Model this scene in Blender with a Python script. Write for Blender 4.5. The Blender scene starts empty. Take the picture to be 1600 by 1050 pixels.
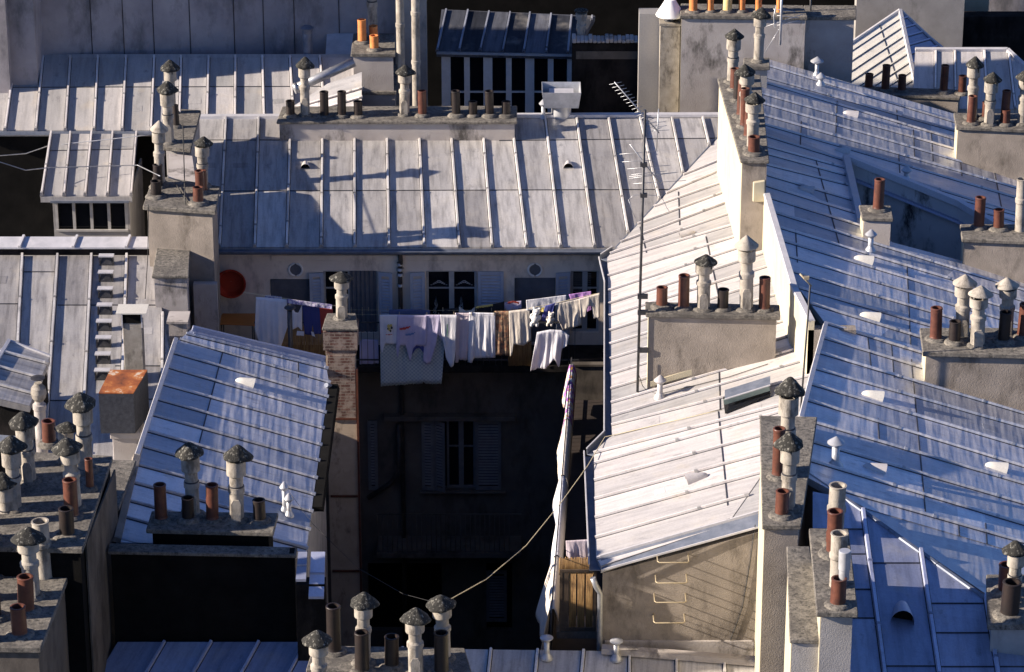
import bpy, bmesh, math, random
from mathutils import Vector as V
random.seed(7)
S = bpy.context.scene
COL = S.collection
# ------------------------------------------------------------ camera, sky, sun, exposure
F_PX, PITCH, CZ = 5200.0, math.radians(23), 46.0
cam = bpy.data.cameras.new('camera'); camo = bpy.data.objects.new('camera', cam); COL.objects.link(camo)
camo.location = (0, 0, CZ); camo.rotation_euler = (math.pi/2-PITCH, 0, 0)
cam.sensor_width = 36; cam.lens = 36*F_PX/1600; cam.clip_start = 1; cam.clip_end = 2000
S.camera = camo
SUNV = V((-.92, -.13, .375)).normalized()          # towards the sun
elev = math.asin(SUNV.z)
w = bpy.data.worlds.new('World'); S.world = w; w.use_nodes = True
nt = w.node_tree; bg = nt.nodes['Background']
sky = nt.nodes.new('ShaderNodeTexSky'); sky.sky_type = 'NISHITA'; sky.sun_disc = False
sky.sun_elevation = elev; sky.sun_rotation = math.atan2(SUNV.x, SUNV.y)
sky.ozone_density = 6.0; sky.air_density = 1.0; sky.dust_density = 0.3; sky.altitude = 300
tint = nt.nodes.new('ShaderNodeMix'); tint.data_type = 'RGBA'; tint.blend_type = 'MULTIPLY'; tint.inputs[0].default_value = 1
tint.inputs[7].default_value = (1.0, 1, 1.22, 1)      # the deep blue of a clear winter sky on slide film
nt.links.new(sky.outputs[0], tint.inputs[6]); nt.links.new(tint.outputs[2], bg.inputs[0]); bg.inputs[1].default_value = 0.05
sl = bpy.data.lights.new('sun', 'SUN'); slo = bpy.data.objects.new('sun', sl); COL.objects.link(slo)
sl.energy = 5.0; sl.angle = math.radians(.5); sl.color = (1, .865, .72)
slo.rotation_euler = (-SUNV).to_track_quat('-Z', 'Y').to_euler()
S.view_settings.view_transform = 'Standard'; S.view_settings.look = 'None'
S.view_settings.exposure = 1.35; S.view_settings.gamma = 1.0
S.render.resolution_x, S.render.resolution_y = 1024, 672

# ------------------------------------------------------------ where a pixel of the photograph lies in the world
FW = V((0, math.cos(PITCH), -math.sin(PITCH))); UP = V((0, math.sin(PITCH), math.cos(PITCH))); CAM = V((0, 0, CZ))
def ray(px, py): return FW+UP*(-(py-525)/F_PX)+V((1, 0, 0))*((px-800)/F_PX)
def at(px, py, z):
    r = ray(px, py); return CAM+r*((z-CZ)/r.z)
def aty(px, py, y):
    r = ray(px, py); return CAM+r*(y/r.y)
class Pl:
    def __init__(s, a, b, c):
        a, b, c = [at(*q) for q in (a, b, c)]
        n = (b-a).cross(c-a).normalized()
        s.n = n if n.z > 0 else -n; s.d = s.n.dot(a)
    def hit(s, px, py):
        r = ray(px, py); return CAM+r*((s.d-s.n.dot(CAM))/s.n.dot(r))
    def zat(s, x, y): return (s.d-s.n.x*x-s.n.y*y)/s.n.z
def scl(p): return F_PX/((p-CAM).dot(FW))

# ------------------------------------------------------------ materials
MATS = {}
def mat(name, fn):
    m = bpy.data.materials.new(name); m.use_nodes = True
    t = m.node_tree; b = t.nodes['Principled BSDF']; fn(t, b); MATS[name] = m; return m
def nd(t, ty, **k):
    n = t.nodes.new(ty)
    for a, v in k.items(): setattr(n, a, v)
    return n
def coords(t, sc=(1, 1, 1), uv=False):
    m = nd(t, 'ShaderNodeMapping'); m.inputs['Scale'].default_value = sc
    if uv: g = nd(t, 'ShaderNodeUVMap'); t.links.new(g.outputs[0], m.inputs[0])
    else: g = nd(t, 'ShaderNodeNewGeometry'); t.links.new(g.outputs['Position'], m.inputs[0])
    return m.outputs[0]
def noise(t, vec, s, d=5, r=.55):
    n = nd(t, 'ShaderNodeTexNoise'); n.inputs['Scale'].default_value = s; n.inputs['Detail'].default_value = d
    n.inputs['Roughness'].default_value = r; t.links.new(vec, n.inputs['Vector']); return n.outputs['Fac']
def ramp(t, fac, stops):
    r = nd(t, 'ShaderNodeValToRGB'); e = r.color_ramp.elements
    while len(e) < len(stops): e.new(.5)
    for i, (p, c) in enumerate(stops): e[i].position = p; e[i].color = (*c, 1) if len(c) == 3 else c
    t.links.new(fac, r.inputs[0]); return r.outputs[0]
def mix(t, a, b, f, mode='MIX'):
    m = nd(t, 'ShaderNodeMix', data_type='RGBA', blend_type=mode)
    for k, v in ((0, f), (6, a), (7, b)):
        if hasattr(v, 'links'): t.links.new(v, m.inputs[k])
        elif k == 0: m.inputs[0].default_value = v
        else: m.inputs[k].default_value = (*v, 1)
    return m.outputs[2]
def bump(t, b, h, dist, strength=1.0, prev=None):
    n = nd(t, 'ShaderNodeBump'); n.inputs['Distance'].default_value = dist; n.inputs['Strength'].default_value = strength
    t.links.new(h, n.inputs['Height'])
    if prev is not None: t.links.new(prev, n.inputs['Normal'])
    t.links.new(n.outputs[0], b.inputs['Normal']); return n.outputs[0]
def zinc(name, lo, hi, ripple, metal=.35, rough=.5, streak=.5, warm=(.46, .42, .36)):
    def fn(t, b):
        a = nd(t, 'ShaderNodeAttribute'); a.attribute_name = 'tone'
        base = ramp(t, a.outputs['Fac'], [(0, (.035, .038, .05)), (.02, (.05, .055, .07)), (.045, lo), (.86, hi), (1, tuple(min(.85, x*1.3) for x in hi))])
        uv = coords(t, (1, 1, 1), True); p = coords(t)
        st = noise(t, coords(t, (5, .45, 1), True), 1.6, 6, .65)
        base = mix(t, base, ramp(t, st, [(.32, (.52, .51, .50)), (.56, (1.06, 1.05, 1.03))]), streak, 'MULTIPLY')
        pt = noise(t, p, 1.7, 6, .6)
        base = mix(t, base, warm, ramp(t, pt, [(.55, (0, 0, 0)), (.8, (.45, .45, .45))]))
        fi = noise(t, p, 26, 4, .7)
        base = mix(t, base, ramp(t, fi, [(.3, (.78, .78, .8)), (.62, (1.04, 1.04, 1.03))]), .6, 'MULTIPLY')
        dk = noise(t, coords(t, (2.2, .8, 1), True), 2.2, 8, .7)
        base = mix(t, base, (.10, .10, .11), ramp(t, dk, [(.57, (0, 0, 0)), (.74, (.62, .62, .62))]))
        t.links.new(base, b.inputs['Base Color'])
        b.inputs['Metallic'].default_value = metal
        t.links.new(ramp(t, pt, [(.3, (rough-.1,)*3), (.7, (rough+.12,)*3)]), b.inputs['Roughness'])
        r1 = noise(t, coords(t, (.45, 4.2, 1), True), 1.5, 1.5, .45)
        pv = bump(t, b, r1, ripple)
        pv = bump(t, b, noise(t, uv, 1.1, 2, .5), ripple*1.5, 1, pv)
        bump(t, b, fi, .0012, 1, pv)
    return mat(name, fn)
zinc('zinc', (.28, .272, .275), (.60, .585, .57), .009, metal=.42, rough=.48, streak=.85)
zinc('zinc_pale', (.33, .33, .33), (.62, .59, .58), .004, metal=.25, rough=.48, streak=.5, warm=(.50, .42, .30))
zinc('zinc_rippled', (.34, .37, .43), (.76, .755, .79), .018, metal=.55, rough=.48, streak=.25)
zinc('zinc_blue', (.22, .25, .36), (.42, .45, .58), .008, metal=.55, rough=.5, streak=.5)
zinc('zinc_sooty', (.03, .034, .045), (.30, .32, .38), .008, metal=.4, streak=.9)
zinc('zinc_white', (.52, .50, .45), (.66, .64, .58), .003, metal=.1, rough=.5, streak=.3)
def simple(name, c1, c2, s=3, rough=.85, bmp=.004, metal=0, bs=40, stain=None, detail=6, spec=.4):
    def fn(t, b):
        p = coords(t)
        f = noise(t, p, s, detail, .62)
        base = ramp(t, f, [(.3, c1), (.7, c2)])
        if stain:
            f2 = noise(t, coords(t, (1, 1, .45)), stain[1], 8, .7)
            base = mix(t, base, stain[0], ramp(t, f2, [(stain[2], (0, 0, 0)), (stain[2]+.14, (stain[3],)*3)]))
        t.links.new(base, b.inputs['Base Color']); b.inputs['Roughness'].default_value = rough
        b.inputs['Metallic'].default_value = metal
        b.inputs['Specular IOR Level'].default_value = spec
        if bmp: bump(t, b, noise(t, p, bs, 4, .6), bmp)
    return mat(name, fn)
simple('flashing', (.42, .42, .44), (.56, .55, .57), 4, .45, .003, .2, stain=((.2, .2, .22), 3, .6, .5))
simple('lead_dark', (.10, .12, .16), (.19, .21, .26), 4, .55, .004, .3)
simple('stucco_tan', (.19, .165, .14), (.31, .27, .23), 1.7, .95, .010, stain=((.06, .05, .04), 1.4, .52, .7))
simple('stucco_grey', (.23, .22, .21), (.33, .315, .30), 1.8, .95, .006, stain=((.09, .08, .075), 1.5, .55, .7))
simple('stucco_cream', (.40, .36, .25), (.50, .45, .33), 1.5, .9, .004, stain=((.35, .29, .18), 2.2, .58, .6))
simple('stucco_wall', (.20, .185, .20), (.33, .31, .32), .9, .95, .008, stain=((.07, .07, .075), .8, .50, .7))
simple('well_wall', (.42, .42, .42), (.56, .55, .53), 1.2, .95, .006, stain=((.02, .02, .02), 1.6, .52, .95))
simple('stucco_stained', (.30, .27, .25), (.42, .39, .37), 1.3, .95, .008, stain=((.05, .045, .04), 1.3, .53, .92))
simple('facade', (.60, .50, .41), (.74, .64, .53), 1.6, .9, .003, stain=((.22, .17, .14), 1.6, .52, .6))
simple('soot', (.003, .003, .003), (.009, .0085, .008), 2, .95, .004, spec=.1)  # black albedo: deep shade put into the colour, also tarred walls
simple('soot_wall', (.012, .010, .010), (.03, .026, .024), 1.6, .95, .006, stain=((.006, .006, .006), 1.2, .45, .9), spec=.1)  # near-black colour carries the shade of dark walls, besides stained masonry
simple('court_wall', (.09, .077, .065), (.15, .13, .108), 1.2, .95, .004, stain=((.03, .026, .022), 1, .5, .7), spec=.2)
simple('painted_brick_wall', (.36, .29, .22), (.46, .38, .30), 2.4, .9, .004, stain=((.07, .05, .04), 3, .55, .7))
simple('pot_brown', (.065, .024, .017), (.125, .045, .028), 7, .45, .003, stain=((.03, .022, .018), 6, .55, .7))
simple('pot_dark', (.010, .008, .008), (.022, .014, .012), 7, .5, .003)
simple('pot_orange', (.50, .16, .045), (.66, .26, .08), 7, .6, .003, stain=((.16, .06, .03), 6, .6, .7))
simple('pot_yellow', (.62, .44, .16), (.74, .56, .26), 7, .6, .003)
simple('fibre_cement', (.24, .215, .18), (.36, .33, .285), 6, .85, .006, stain=((.07, .06, .05), 4, .50, .75))
simple('cowl_lichen', (.010, .010, .009), (.026, .025, .021), 9, .9, .016, stain=((.30, .29, .25), 19, .54, .85), bs=22)
def lichen(t, b):
    p = coords(t)
    v = nd(t, 'ShaderNodeTexVoronoi'); v.inputs['Scale'].default_value = 22; t.links.new(p, v.inputs['Vector'])
    f = noise(t, p, 12, 8, .8)
    base = ramp(t, f, [(.38, (.03, .028, .025)), (.46, (.12, .11, .095)), (.60, (.215, .195, .165)), (.8, (.33, .30, .26))])
    base = mix(t, base, (.06, .055, .05), ramp(t, noise(t, p, 2.2, 6, .7), [(.46, (0, 0, 0)), (.66, (.8, .8, .8))]))
    base = mix(t, base, ramp(t, v.outputs['Distance'], [(.1, (.7, .7, .7)), (.5, (1, 1, 1))]), .5, 'MULTIPLY')
    t.links.new(base, b.inputs['Base Color']); b.inputs['Roughness'].default_value = .95
    bump(t, b, f, .02)
mat('coping', lichen)
def brick(t, b):
    m = nd(t, 'ShaderNodeTexBrick'); g = nd(t, 'ShaderNodeNewGeometry'); s = nd(t, 'ShaderNodeSeparateXYZ'); c = nd(t, 'ShaderNodeCombineXYZ')
    ad = nd(t, 'ShaderNodeMath', operation='ADD')
    t.links.new(g.outputs['Position'], s.inputs[0]); t.links.new(s.outputs[0], ad.inputs[0]); t.links.new(s.outputs[1], ad.inputs[1])
    t.links.new(ad.outputs[0], c.inputs[0]); t.links.new(s.outputs[2], c.inputs[1]); t.links.new(c.outputs[0], m.inputs['Vector'])
    m.inputs['Scale'].default_value = 1; m.inputs['Brick Width'].default_value = .22; m.inputs['Row Height'].default_value = .07
    m.inputs['Mortar Size'].default_value = .008
    m.inputs['Color1'].default_value = (.12, .05, .04, 1); m.inputs['Color2'].default_value = (.055, .03, .028, 1); m.inputs['Mortar'].default_value = (.20, .165, .14, 1)
    base = mix(t, m.outputs['Color'], (.27, .22, .19), ramp(t, noise(t, coords(t), 5, 6, .7), [(.44, (0, 0, 0)), (.58, (.8, .8, .8))]))
    t.links.new(base, b.inputs['Base Color']); b.inputs['Roughness'].default_value = .95
    bump(t, b, m.outputs['Fac'], -.01)
mat('brick', brick)
def bamboo(t, b):
    f = noise(t, coords(t, (1, 1, .06)), 45, 4, .7)
    t.links.new(ramp(t, f, [(.3, (.10, .05, .02)), (.5, (.33, .19, .07)), (.75, (.50, .33, .14))]), b.inputs['Base Color'])
    b.inputs['Roughness'].default_value = .8; bump(t, b, f, .01)
mat('bamboo', bamboo)
def rust(t, b):
    f = noise(t, coords(t), 3.2, 7, .62)
    t.links.new(ramp(t, f, [(.3, (.09, .025, .01)), (.5, (.25, .07, .018)), (.58, (.34, .12, .03)), (.63, (.45, .36, .28)), (.8, (.45, .41, .36))]), b.inputs['Base Color'])
    b.inputs['Roughness'].default_value = .75
mat('rust', rust)
simple('rust_side', (.02, .023, .034), (.045, .05, .065), 14, .8, .003, .1, stain=((.20, .07, .03), 3, .68, .7))  # box side coloured dark for its shading, with real rust spots
simple('shutter', (.30, .33, .40), (.38, .41, .48), 5, .6, .001)
simple('shutter_old', (.12, .12, .13), (.18, .18, .18), 5, .7, .001)
simple('door_paint', (.085, .088, .10), (.13, .132, .15), 4, .6, .001)
simple('white_paint', (.66, .65, .63), (.78, .77, .75), 6, .5, .001)
simple('window_frame', (.30, .29, .28), (.42, .41, .39), 6, .6, .001)
simple('metal_dark', (.03, .03, .035), (.07, .07, .075), 8, .5, .001, .4)
simple('metal_grey', (.28, .29, .31), (.42, .43, .45), 8, .4, .001, .6)
simple('cast_iron', (.025, .022, .02), (.06, .05, .045), 8, .6, .001)
simple('galvanised', (.34, .35, .37), (.50, .51, .53), 7, .4, .001, .4)
simple('rung_metal', (.33, .27, .17), (.45, .38, .26), 8, .5, .001, .2)
simple('rope', (.50, .43, .27), (.62, .54, .36), 20, .8, 0)
simple('cable_black', (.02, .02, .02), (.04, .04, .04), 20, .6, 0)
simple('floor_tile', (.018, .013, .011), (.032, .022, .018), 5, .8, .002)
simple('wood_dark', (.05, .035, .025), (.10, .07, .045), 8, .8, .003)
simple('plastic_red', (.38, .035, .015), (.46, .05, .02), 4, .4, 0)
simple('plastic_orange', (.45, .15, .03), (.55, .20, .05), 4, .45, 0)
simple('plastic_green', (.20, .26, .22), (.26, .33, .28), 4, .5, 0)
simple('pavement_grey', (.05, .05, .05), (.08, .08, .078), 2, .95, .004)
def glass(t, b):
    b.inputs['Base Color'].default_value = (.008, .009, .012, 1); b.inputs['Roughness'].default_value = .12
    b.inputs['Specular IOR Level'].default_value = .35
mat('glass', glass)
def cloth_m(name, c, c2=None, pat=None):
    def fn(t, b):
        p = coords(t); f = noise(t, p, 4, 4, .6)
        base = ramp(t, f, [(.3, tuple(x*.86 for x in c)), (.7, c)])
        if pat == 'blotch':
            v = nd(t, 'ShaderNodeTexVoronoi'); v.inputs['Scale'].default_value = 16; t.links.new(p, v.inputs['Vector'])
            base = mix(t, base, ramp(t, v.outputs['Color'], [(.2, (.03, .02, .015)), (.45, (.30, .10, .04)), (.6, (.42, .26, .14)), (.8, (.12, .05, .03))]), .85)
        if pat == 'dots':
            c3 = nd(t, 'ShaderNodeTexChecker'); c3.inputs['Scale'].default_value = 22; t.links.new(coords(t, (1, .02, 1)), c3.inputs[0])
            base = mix(t, base, c2, c3.outputs['Fac'])
        if pat == 'print':
            v = noise(t, p, 5.5, 3, .6)
            base = mix(t, base, c2, ramp(t, v, [(.48, (0, 0, 0)), (.52, (1, 1, 1))]))
            v = noise(t, coords(t, (1.3, 1, 1.1)), 7.5, 3, .6)
            base = mix(t, base, (.52, .25, .04), ramp(t, v, [(.56, (0, 0, 0)), (.59, (1, 1, 1))]))
        if pat == 'floral':
            v = noise(t, p, 26, 2, .5); base = mix(t, base, c2, ramp(t, v, [(.5, (0, 0, 0)), (.56, (1, 1, 1))]))
        t.links.new(base, b.inputs['Base Color']); b.inputs['Roughness'].default_value = .9
        bump(t, b, noise(t, coords(t, (1, 1, .3)), 14, 4, .6), .012)
    return mat(name, fn)
for n, c, c2, pt in [('cloth_white', (.66, .66, .70), None, None), ('cloth_cream', (.66, .60, .52), None, None), ('cloth_lavender', (.48, .44, .60), None, None),
        ('cloth_purple', (.50, .26, .62), None, None), ('cloth_navy', (.03, .04, .17), None, None), ('cloth_black', (.015, .015, .018), None, None),
        ('cloth_red', (.30, .04, .03), None, None), ('cloth_leopard', (.5, .4, .3), None, 'blotch'), ('cloth_checked', (.50, .54, .52), (.30, .36, .38), 'dots'),
        ('cloth_print', (.68, .66, .62), (.24, .06, .34), 'print'), ('cloth_floral', (.55, .53, .62), (.25, .22, .42), 'floral'), ('cloth_blue', (.07, .08, .30), None, None),
        ('cloth_denim', (.10, .13, .26), None, None), ('plush', (.68, .67, .64), None, None), ('cloth_pink', (.58, .50, .54), None, None), ('print_red', (.50, .06, .05), None, None),
        ('print_blue', (.12, .20, .42), None, None), ('print_yellow', (.55, .45, .14), None, None), ('print_green', (.10, .25, .16), None, None)]:
    cloth_m(n, c, c2, pt)
def M(n): return MATS[n]

# ------------------------------------------------------------ mesh builder
class MB:
    def __init__(s): s.v = []; s.f = []; s.t = []; s.sm = []; s.uv = None
    def face(s, pts, tone=.5, smooth=False):
        i = len(s.v); s.v += [V(p) for p in pts]; s.f.append(tuple(range(i, i+len(pts)))); s.t.append(tone); s.sm.append(smooth)
    def prism(s, pts, d, tone=.5):
        d = V(d); a = [V(p) for p in pts]; b = [p+d for p in a]
        nn = sum(((a[i]-a[0]).cross(a[i+1]-a[0]) for i in range(1, len(a)-1)), V())
        if nn.dot(d) > 0: a, b = b, a       # a ends up being the outward face
        s.face(a, tone); s.face(b[::-1], tone)
        for i in range(len(a)):
            j = (i+1) % len(a); s.face([a[j], a[i], b[i], b[j]], tone)
    def box(s, x0, x1, y0, y1, z0, z1, tone=.5):
        s.prism([(x0, y0, z0), (x1, y0, z0), (x1, y1, z0), (x0, y1, z0)], (0, 0, z1-z0), tone)
    def bar(s, a, b, wd, h, up=V((0, 0, 1)), tone=.5, taper=.75):
        a, b = V(a), V(b); d = (b-a)
        if d.length < 1e-4: return
        d.normalize(); sd = d.cross(up).normalized(); u = sd.cross(d).normalized()
        q = [(-wd/2, 0), (wd/2, 0), (wd/2*taper, h), (-wd/2*taper, h)]
        A = [a+sd*x+u*y for x, y in q]; B = [b+sd*x+u*y for x, y in q]
        s.face(A, tone); s.face(B[::-1], tone)
        for i in range(4):
            j = (i+1) % 4; s.face([A[j], A[i], B[i], B[j]], tone)
    def tube(s, path, r, n=8, cap=True):
        P = [V(p) for p in path]; R = r if isinstance(r, (list, tuple)) else [r]*len(P)
        rings = []; ref = V((0, 0, 1)) if abs((P[1]-P[0]).normalized().z) < .9 else V((1, 0, 0))
        for i, p in enumerate(P):
            d = (P[min(i+1, len(P)-1)]-P[max(i-1, 0)]).normalized(); a = d.cross(ref).normalized(); b = a.cross(d)
            k = len(s.v); rings.append(k)
            s.v += [p+(a*math.cos(2*math.pi*j/n)+b*math.sin(2*math.pi*j/n))*R[i] for j in range(n)]
        for i in range(len(P)-1):
            for j in range(n):
                j2 = (j+1) % n; s.f.append((rings[i]+j, rings[i+1]+j, rings[i+1]+j2, rings[i]+j2)); s.t.append(.5); s.sm.append(True)
        if cap:
            s.f.append(tuple(rings[0]+j for j in range(n))); s.f.append(tuple(rings[-1]+j for j in reversed(range(n)))); s.t += [.5]*2; s.sm += [False]*2
    def lathe(s, prof, n=20, c=V((0, 0, 0)), wob=0, closed=False):
        c = V(c)
        if not wob:                       # crisp edges: every band has rings of its own
            for (a, b) in zip(prof, prof[1:]):
                k = len(s.v)
                for (r, z) in (a, b): s.v += [c+V((r*math.cos(2*math.pi*j/n), r*math.sin(2*math.pi*j/n), z)) for j in range(n)]
                for j in range(n):
                    j2 = (j+1) % n; s.f.append((k+j, k+j2, k+n+j2, k+n+j)); s.t.append(.5); s.sm.append(True)
            k = len(s.v)-n; s.f.append(tuple(k+j for j in range(n))); s.t.append(.5); s.sm.append(False)
            return
        k0 = len(s.v)
        ph = random.random()*6
        for (r, z) in prof:
            for j in range(n):
                a = 2*math.pi*j/n; rr = r*(1+wob*math.sin(3*a+ph)+wob*.6*math.sin(7*a+ph*2)); s.v.append(c+V((rr*math.cos(a), rr*math.sin(a), z)))
        m = len(prof)
        for i in range(m-1):
            for j in range(n):
                j2 = (j+1) % n; s.f.append((k0+i*n+j, k0+i*n+j2, k0+(i+1)*n+j2, k0+(i+1)*n+j)); s.t.append(.5); s.sm.append(True)
        s.f.append(tuple(k0+j for j in reversed(range(n)))); s.f.append(tuple(k0+(m-1)*n+j for j in range(n))); s.t += [.5]*2; s.sm += [False]*2
    def build(s, name, m, parent=None, loc=None, bevel=0, uvax=None, thick=0):
        me = bpy.data.meshes.new(name); off = V((0, 0, 0))
        if parent is not None and loc is None:
            p = parent
            while p is not None: off = off+p.location; p = p.parent
        if loc is not None: off = V(loc)
        me.from_pydata([tuple(v-off) for v in s.v], [], s.f); me.update()
        ta = me.attributes.new('tone', 'FLOAT', 'FACE'); ta.data.foreach_set('value', s.t)
        me.polygons.foreach_set('use_smooth', s.sm)
        if uvax:
            o, ua, va = uvax; uv = me.uv_layers.new(name='UVMap')
            vals = []
            for l in me.loops:
                p = V(me.vertices[l.vertex_index].co)+off-o; vals += [p.dot(ua), p.dot(va)]
            uv.data.foreach_set('uv', vals)
        me.materials.append(M(m) if isinstance(m, str) else m)
        o = bpy.data.objects.new(name, me); COL.objects.link(o)
        if parent is not None:
            o.parent = parent
        if loc is not None: o.location = V(loc)
        if bevel:
            b = o.modifiers.new('b', 'BEVEL'); b.width = bevel; b.segments = 1; b.limit_method = 'ANGLE'
            wl = o.modifiers.new('w', 'WELD'); wl.merge_threshold = .0005
            o.modifiers.move(1, 0)
        if thick:
            t_ = o.modifiers.new('t', 'SOLIDIFY'); t_.thickness = thick
        return o
def thing(name, label, cat, loc=(0, 0, 0), group=None):
    o = bpy.data.objects.new(name, None); COL.objects.link(o); o.location = loc; o.empty_display_size = .2
    o['label'] = label; o['category'] = cat
    if group: o['group'] = group
    return o
def tag(o, label, cat, group=None):
    o['label'] = label; o['category'] = cat
    if group: o['group'] = group
    return o
def struct(o): o['kind'] = 'structure'; return o

# ------------------------------------------------------------ 2-D clipping in photograph pixels
def half(poly, a, b, keep):
    out = []; n = len(poly)
    sd = lambda p: ((b[0]-a[0])*(p[1]-a[1])-(b[1]-a[1])*(p[0]-a[0]))*keep
    for i in range(n):
        p, q = poly[i], poly[(i+1) % n]; sp, sq = sd(p), sd(q)
        if sp >= 0: out.append(p)
        if (sp > 0 > sq) or (sp < 0 < sq):
            k = sp/(sp-sq); out.append((p[0]+(q[0]-p[0])*k, p[1]+(q[1]-p[1])*k))
    return out if len(out) >= 3 and parea(out) > 1.0 else []
def parea(p): return abs(sum(p[i][0]*p[(i+1) % len(p)][1]-p[(i+1) % len(p)][0]*p[i][1] for i in range(len(p))))/2
def sgn(poly): return 1 if sum(poly[i][0]*poly[(i+1) % len(poly)][1]-poly[(i+1) % len(poly)][0]*poly[i][1] for i in range(len(poly))) > 0 else -1
def clip(poly, conv):
    s_ = sgn(conv)
    for i in range(len(conv)):
        poly = half(poly, conv[i], conv[(i+1) % len(conv)], s_)
        if not poly: return []
    return poly
def subtract(poly, conv):
    s_ = sgn(conv); out = []; rest = poly
    for i in range(len(conv)):
        a, b = conv[i], conv[(i+1) % len(conv)]
        o = half(rest, a, b, -s_)
        if o: out.append(o)
        rest = half(rest, a, b, s_)
        if not rest: break
    return out
def segclip(a, b, conv):
    s_ = sgn(conv); t0, t1 = 0., 1.
    for i in range(len(conv)):
        p, q = conv[i], conv[(i+1) % len(conv)]
        f = lambda r: ((q[0]-p[0])*(r[1]-p[1])-(q[1]-p[1])*(r[0]-p[0]))*s_
        fa, fb = f(a), f(b)
        if fa < 0 and fb < 0: return None
        if fa < 0: t0 = max(t0, fa/(fa-fb))
        elif fb < 0: t1 = min(t1, fa/(fa-fb))
    return (t0, t1) if t1-t0 > .005 else None
L2 = lambda a, b, k: (a[0]+(b[0]-a[0])*k, a[1]+(b[1]-a[1])*k)

def zinc_roof(parent, pl, segs, outline, m, cuts=(), holes=(), tone=(.2, .9), bw=.05, bh=.05, thick=.14, name='roof', skip_ends=True, clips=True, level=None, foot=.03, btone=(.9, 1)):
    """a sheet-metal roof: panels between batten rolls, cross seams, rolls; all on the plane pl"""
    mb = MB()
    P = lambda q, h=0.: pl.hit(*q)+pl.n*h
    for i in range(len(segs)-1):
        (a0, a1), (b0, b1) = segs[i], segs[i+1]
        polys = [clip([a0, b0, b1, a1], outline)]
        for (c0, c1) in cuts:
            nx = []
            for po in polys:
                if not po: continue
                cx = sum(p[0] for p in po)/len(po); cy = sum(p[1] for p in po)/len(po)
                d = (c1[0]-c0[0], c1[1]-c0[1]); k = ((cx-c0[0])*d[0]+(cy-c0[1])*d[1])/(d[0]**2+d[1]**2)
                if -.02 < k < 1.02:
                    A_, B_ = half(po, c0, c1, 1), half(po, c0, c1, -1)
                    nx += [A_, B_]
                else: nx.append(po)
            polys = [p for p in nx if p]
        for h in holes: polys = [q for p in polys if p for q in subtract(p, h)]
        for po in polys:
            if po:
                pts = [P(q) for q in po]
                nn = sum(((pts[k]-pts[0]).cross(pts[k+1]-pts[0]) for k in range(1, len(pts)-1)), V())
                if nn.z < 0: pts = pts[::-1]
                tn = max(.06, random.uniform(*tone)); tn = min(.86, tn); mb.face(pts, tn)
                if parea(po) > 1500 and random.random() < .10:
                    c_ = sum(pts, V())/len(pts); e1 = (pts[1]-pts[0]).normalized()*random.uniform(.08, .16); e2 = pl.n.cross(e1).normalized()*random.uniform(.08, .2)
                    mb.prism([c_-e1-e2+pl.n*.001, c_+e1-e2+pl.n*.001, c_+e1+e2+pl.n*.001, c_-e1+e2+pl.n*.001], pl.n*.004, max(.06, min(1, tn+random.uniform(-.3, .3))))
    # solid deck under the sheets
    pieces = [outline]
    for h in holes: pieces = [q for p in pieces for q in subtract(p, h)]
    for q in pieces: mb.prism([P(p, -.012) for p in q], (0, 0, -thick), .3)
    def clipseg(a, b):
        r = segclip(a, b, outline)
        if not r: return []
        rs = [r]
        for h in holes:
            c = segclip(a, b, h)
            if c:
                n2 = []
                for (u, v_) in rs:
                    if c[0] > u: n2.append((u, min(v_, c[0])))
                    if c[1] < v_: n2.append((max(u, c[1]), v_))
                rs = [x for x in n2 if x[1]-x[0] > .005]
        return rs
    for k, (a, b) in enumerate(segs):
        if skip_ends and k in (0, len(segs)-1): continue
        for (t0, t1) in clipseg(a, b):
            p, q = P(L2(a, b, t0)), P(L2(a, b, t1)); ln = (q-p).length; d = (q-p)/ln; s0 = 0; first = True
            while s0 < ln-.02:
                s1 = min(ln, s0+random.uniform(1.7, 2.1)); lift = pl.n*random.uniform(0, .004)
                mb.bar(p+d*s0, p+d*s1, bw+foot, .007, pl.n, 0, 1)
                mb.bar(p+d*s0+lift, p+d*(s1-.012)+lift, bw*random.uniform(.95, 1.05), bh*random.uniform(.93, 1.05), pl.n, random.uniform(*btone), .7)
                if not first and clips: mb.bar(p+d*(s0-.03), p+d*(s0+.03), bw*1.35, bh*1.15, pl.n, .15, .7)
                first = False; s0 = s1
            if clips: mb.bar(q-d*.05, q+d*.03, bw*1.5, bh*1.2, pl.n, .4, .6)
    for (c0, c1) in cuts:
        for i in range(len(segs)-1):
            (a0, a1), (b0, b1) = segs[i], segs[i+1]
            cell = clip([a0, b0, b1, a1], outline)
            if not cell: continue
            r = segclip(c0, c1, cell)
            if r and all(not segclip(L2(c0, c1, r[0]), L2(c0, c1, r[1]), h) for h in holes):
                jit = 0
                mb.bar(P(L2(c0, c1, r[0])), P(L2(c0, c1, r[1])), .026, .014, pl.n, .0, .8)
    va = (P(segs[len(segs)//2][1])-P(segs[len(segs)//2][0])).normalized(); ua = va.cross(pl.n)
    if level: va = pl.n.cross((P(level[1])-P(level[0])).normalized())
    return mb.build(name, m, parent, uvax=(P(segs[0][0]), ua, va))
def pline(pairs): return [((a, b), (c, d)) for a, b, c, d in pairs]
def strip(mb, pts, pl_or_z, wd, h, off=0, tone=.7):
    """raised ridge / verge flashing along a pixel polyline"""
    W = [(pl_or_z.hit(*p) if isinstance(pl_or_z, Pl) else at(*p, pl_or_z)) for p in pts]
    up = pl_or_z.n if isinstance(pl_or_z, Pl) else V((0, 0, 1))
    for a, b in zip(W, W[1:]): mb.bar(a+up*off, b+up*off, wd, h, up, tone, .8)
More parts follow.
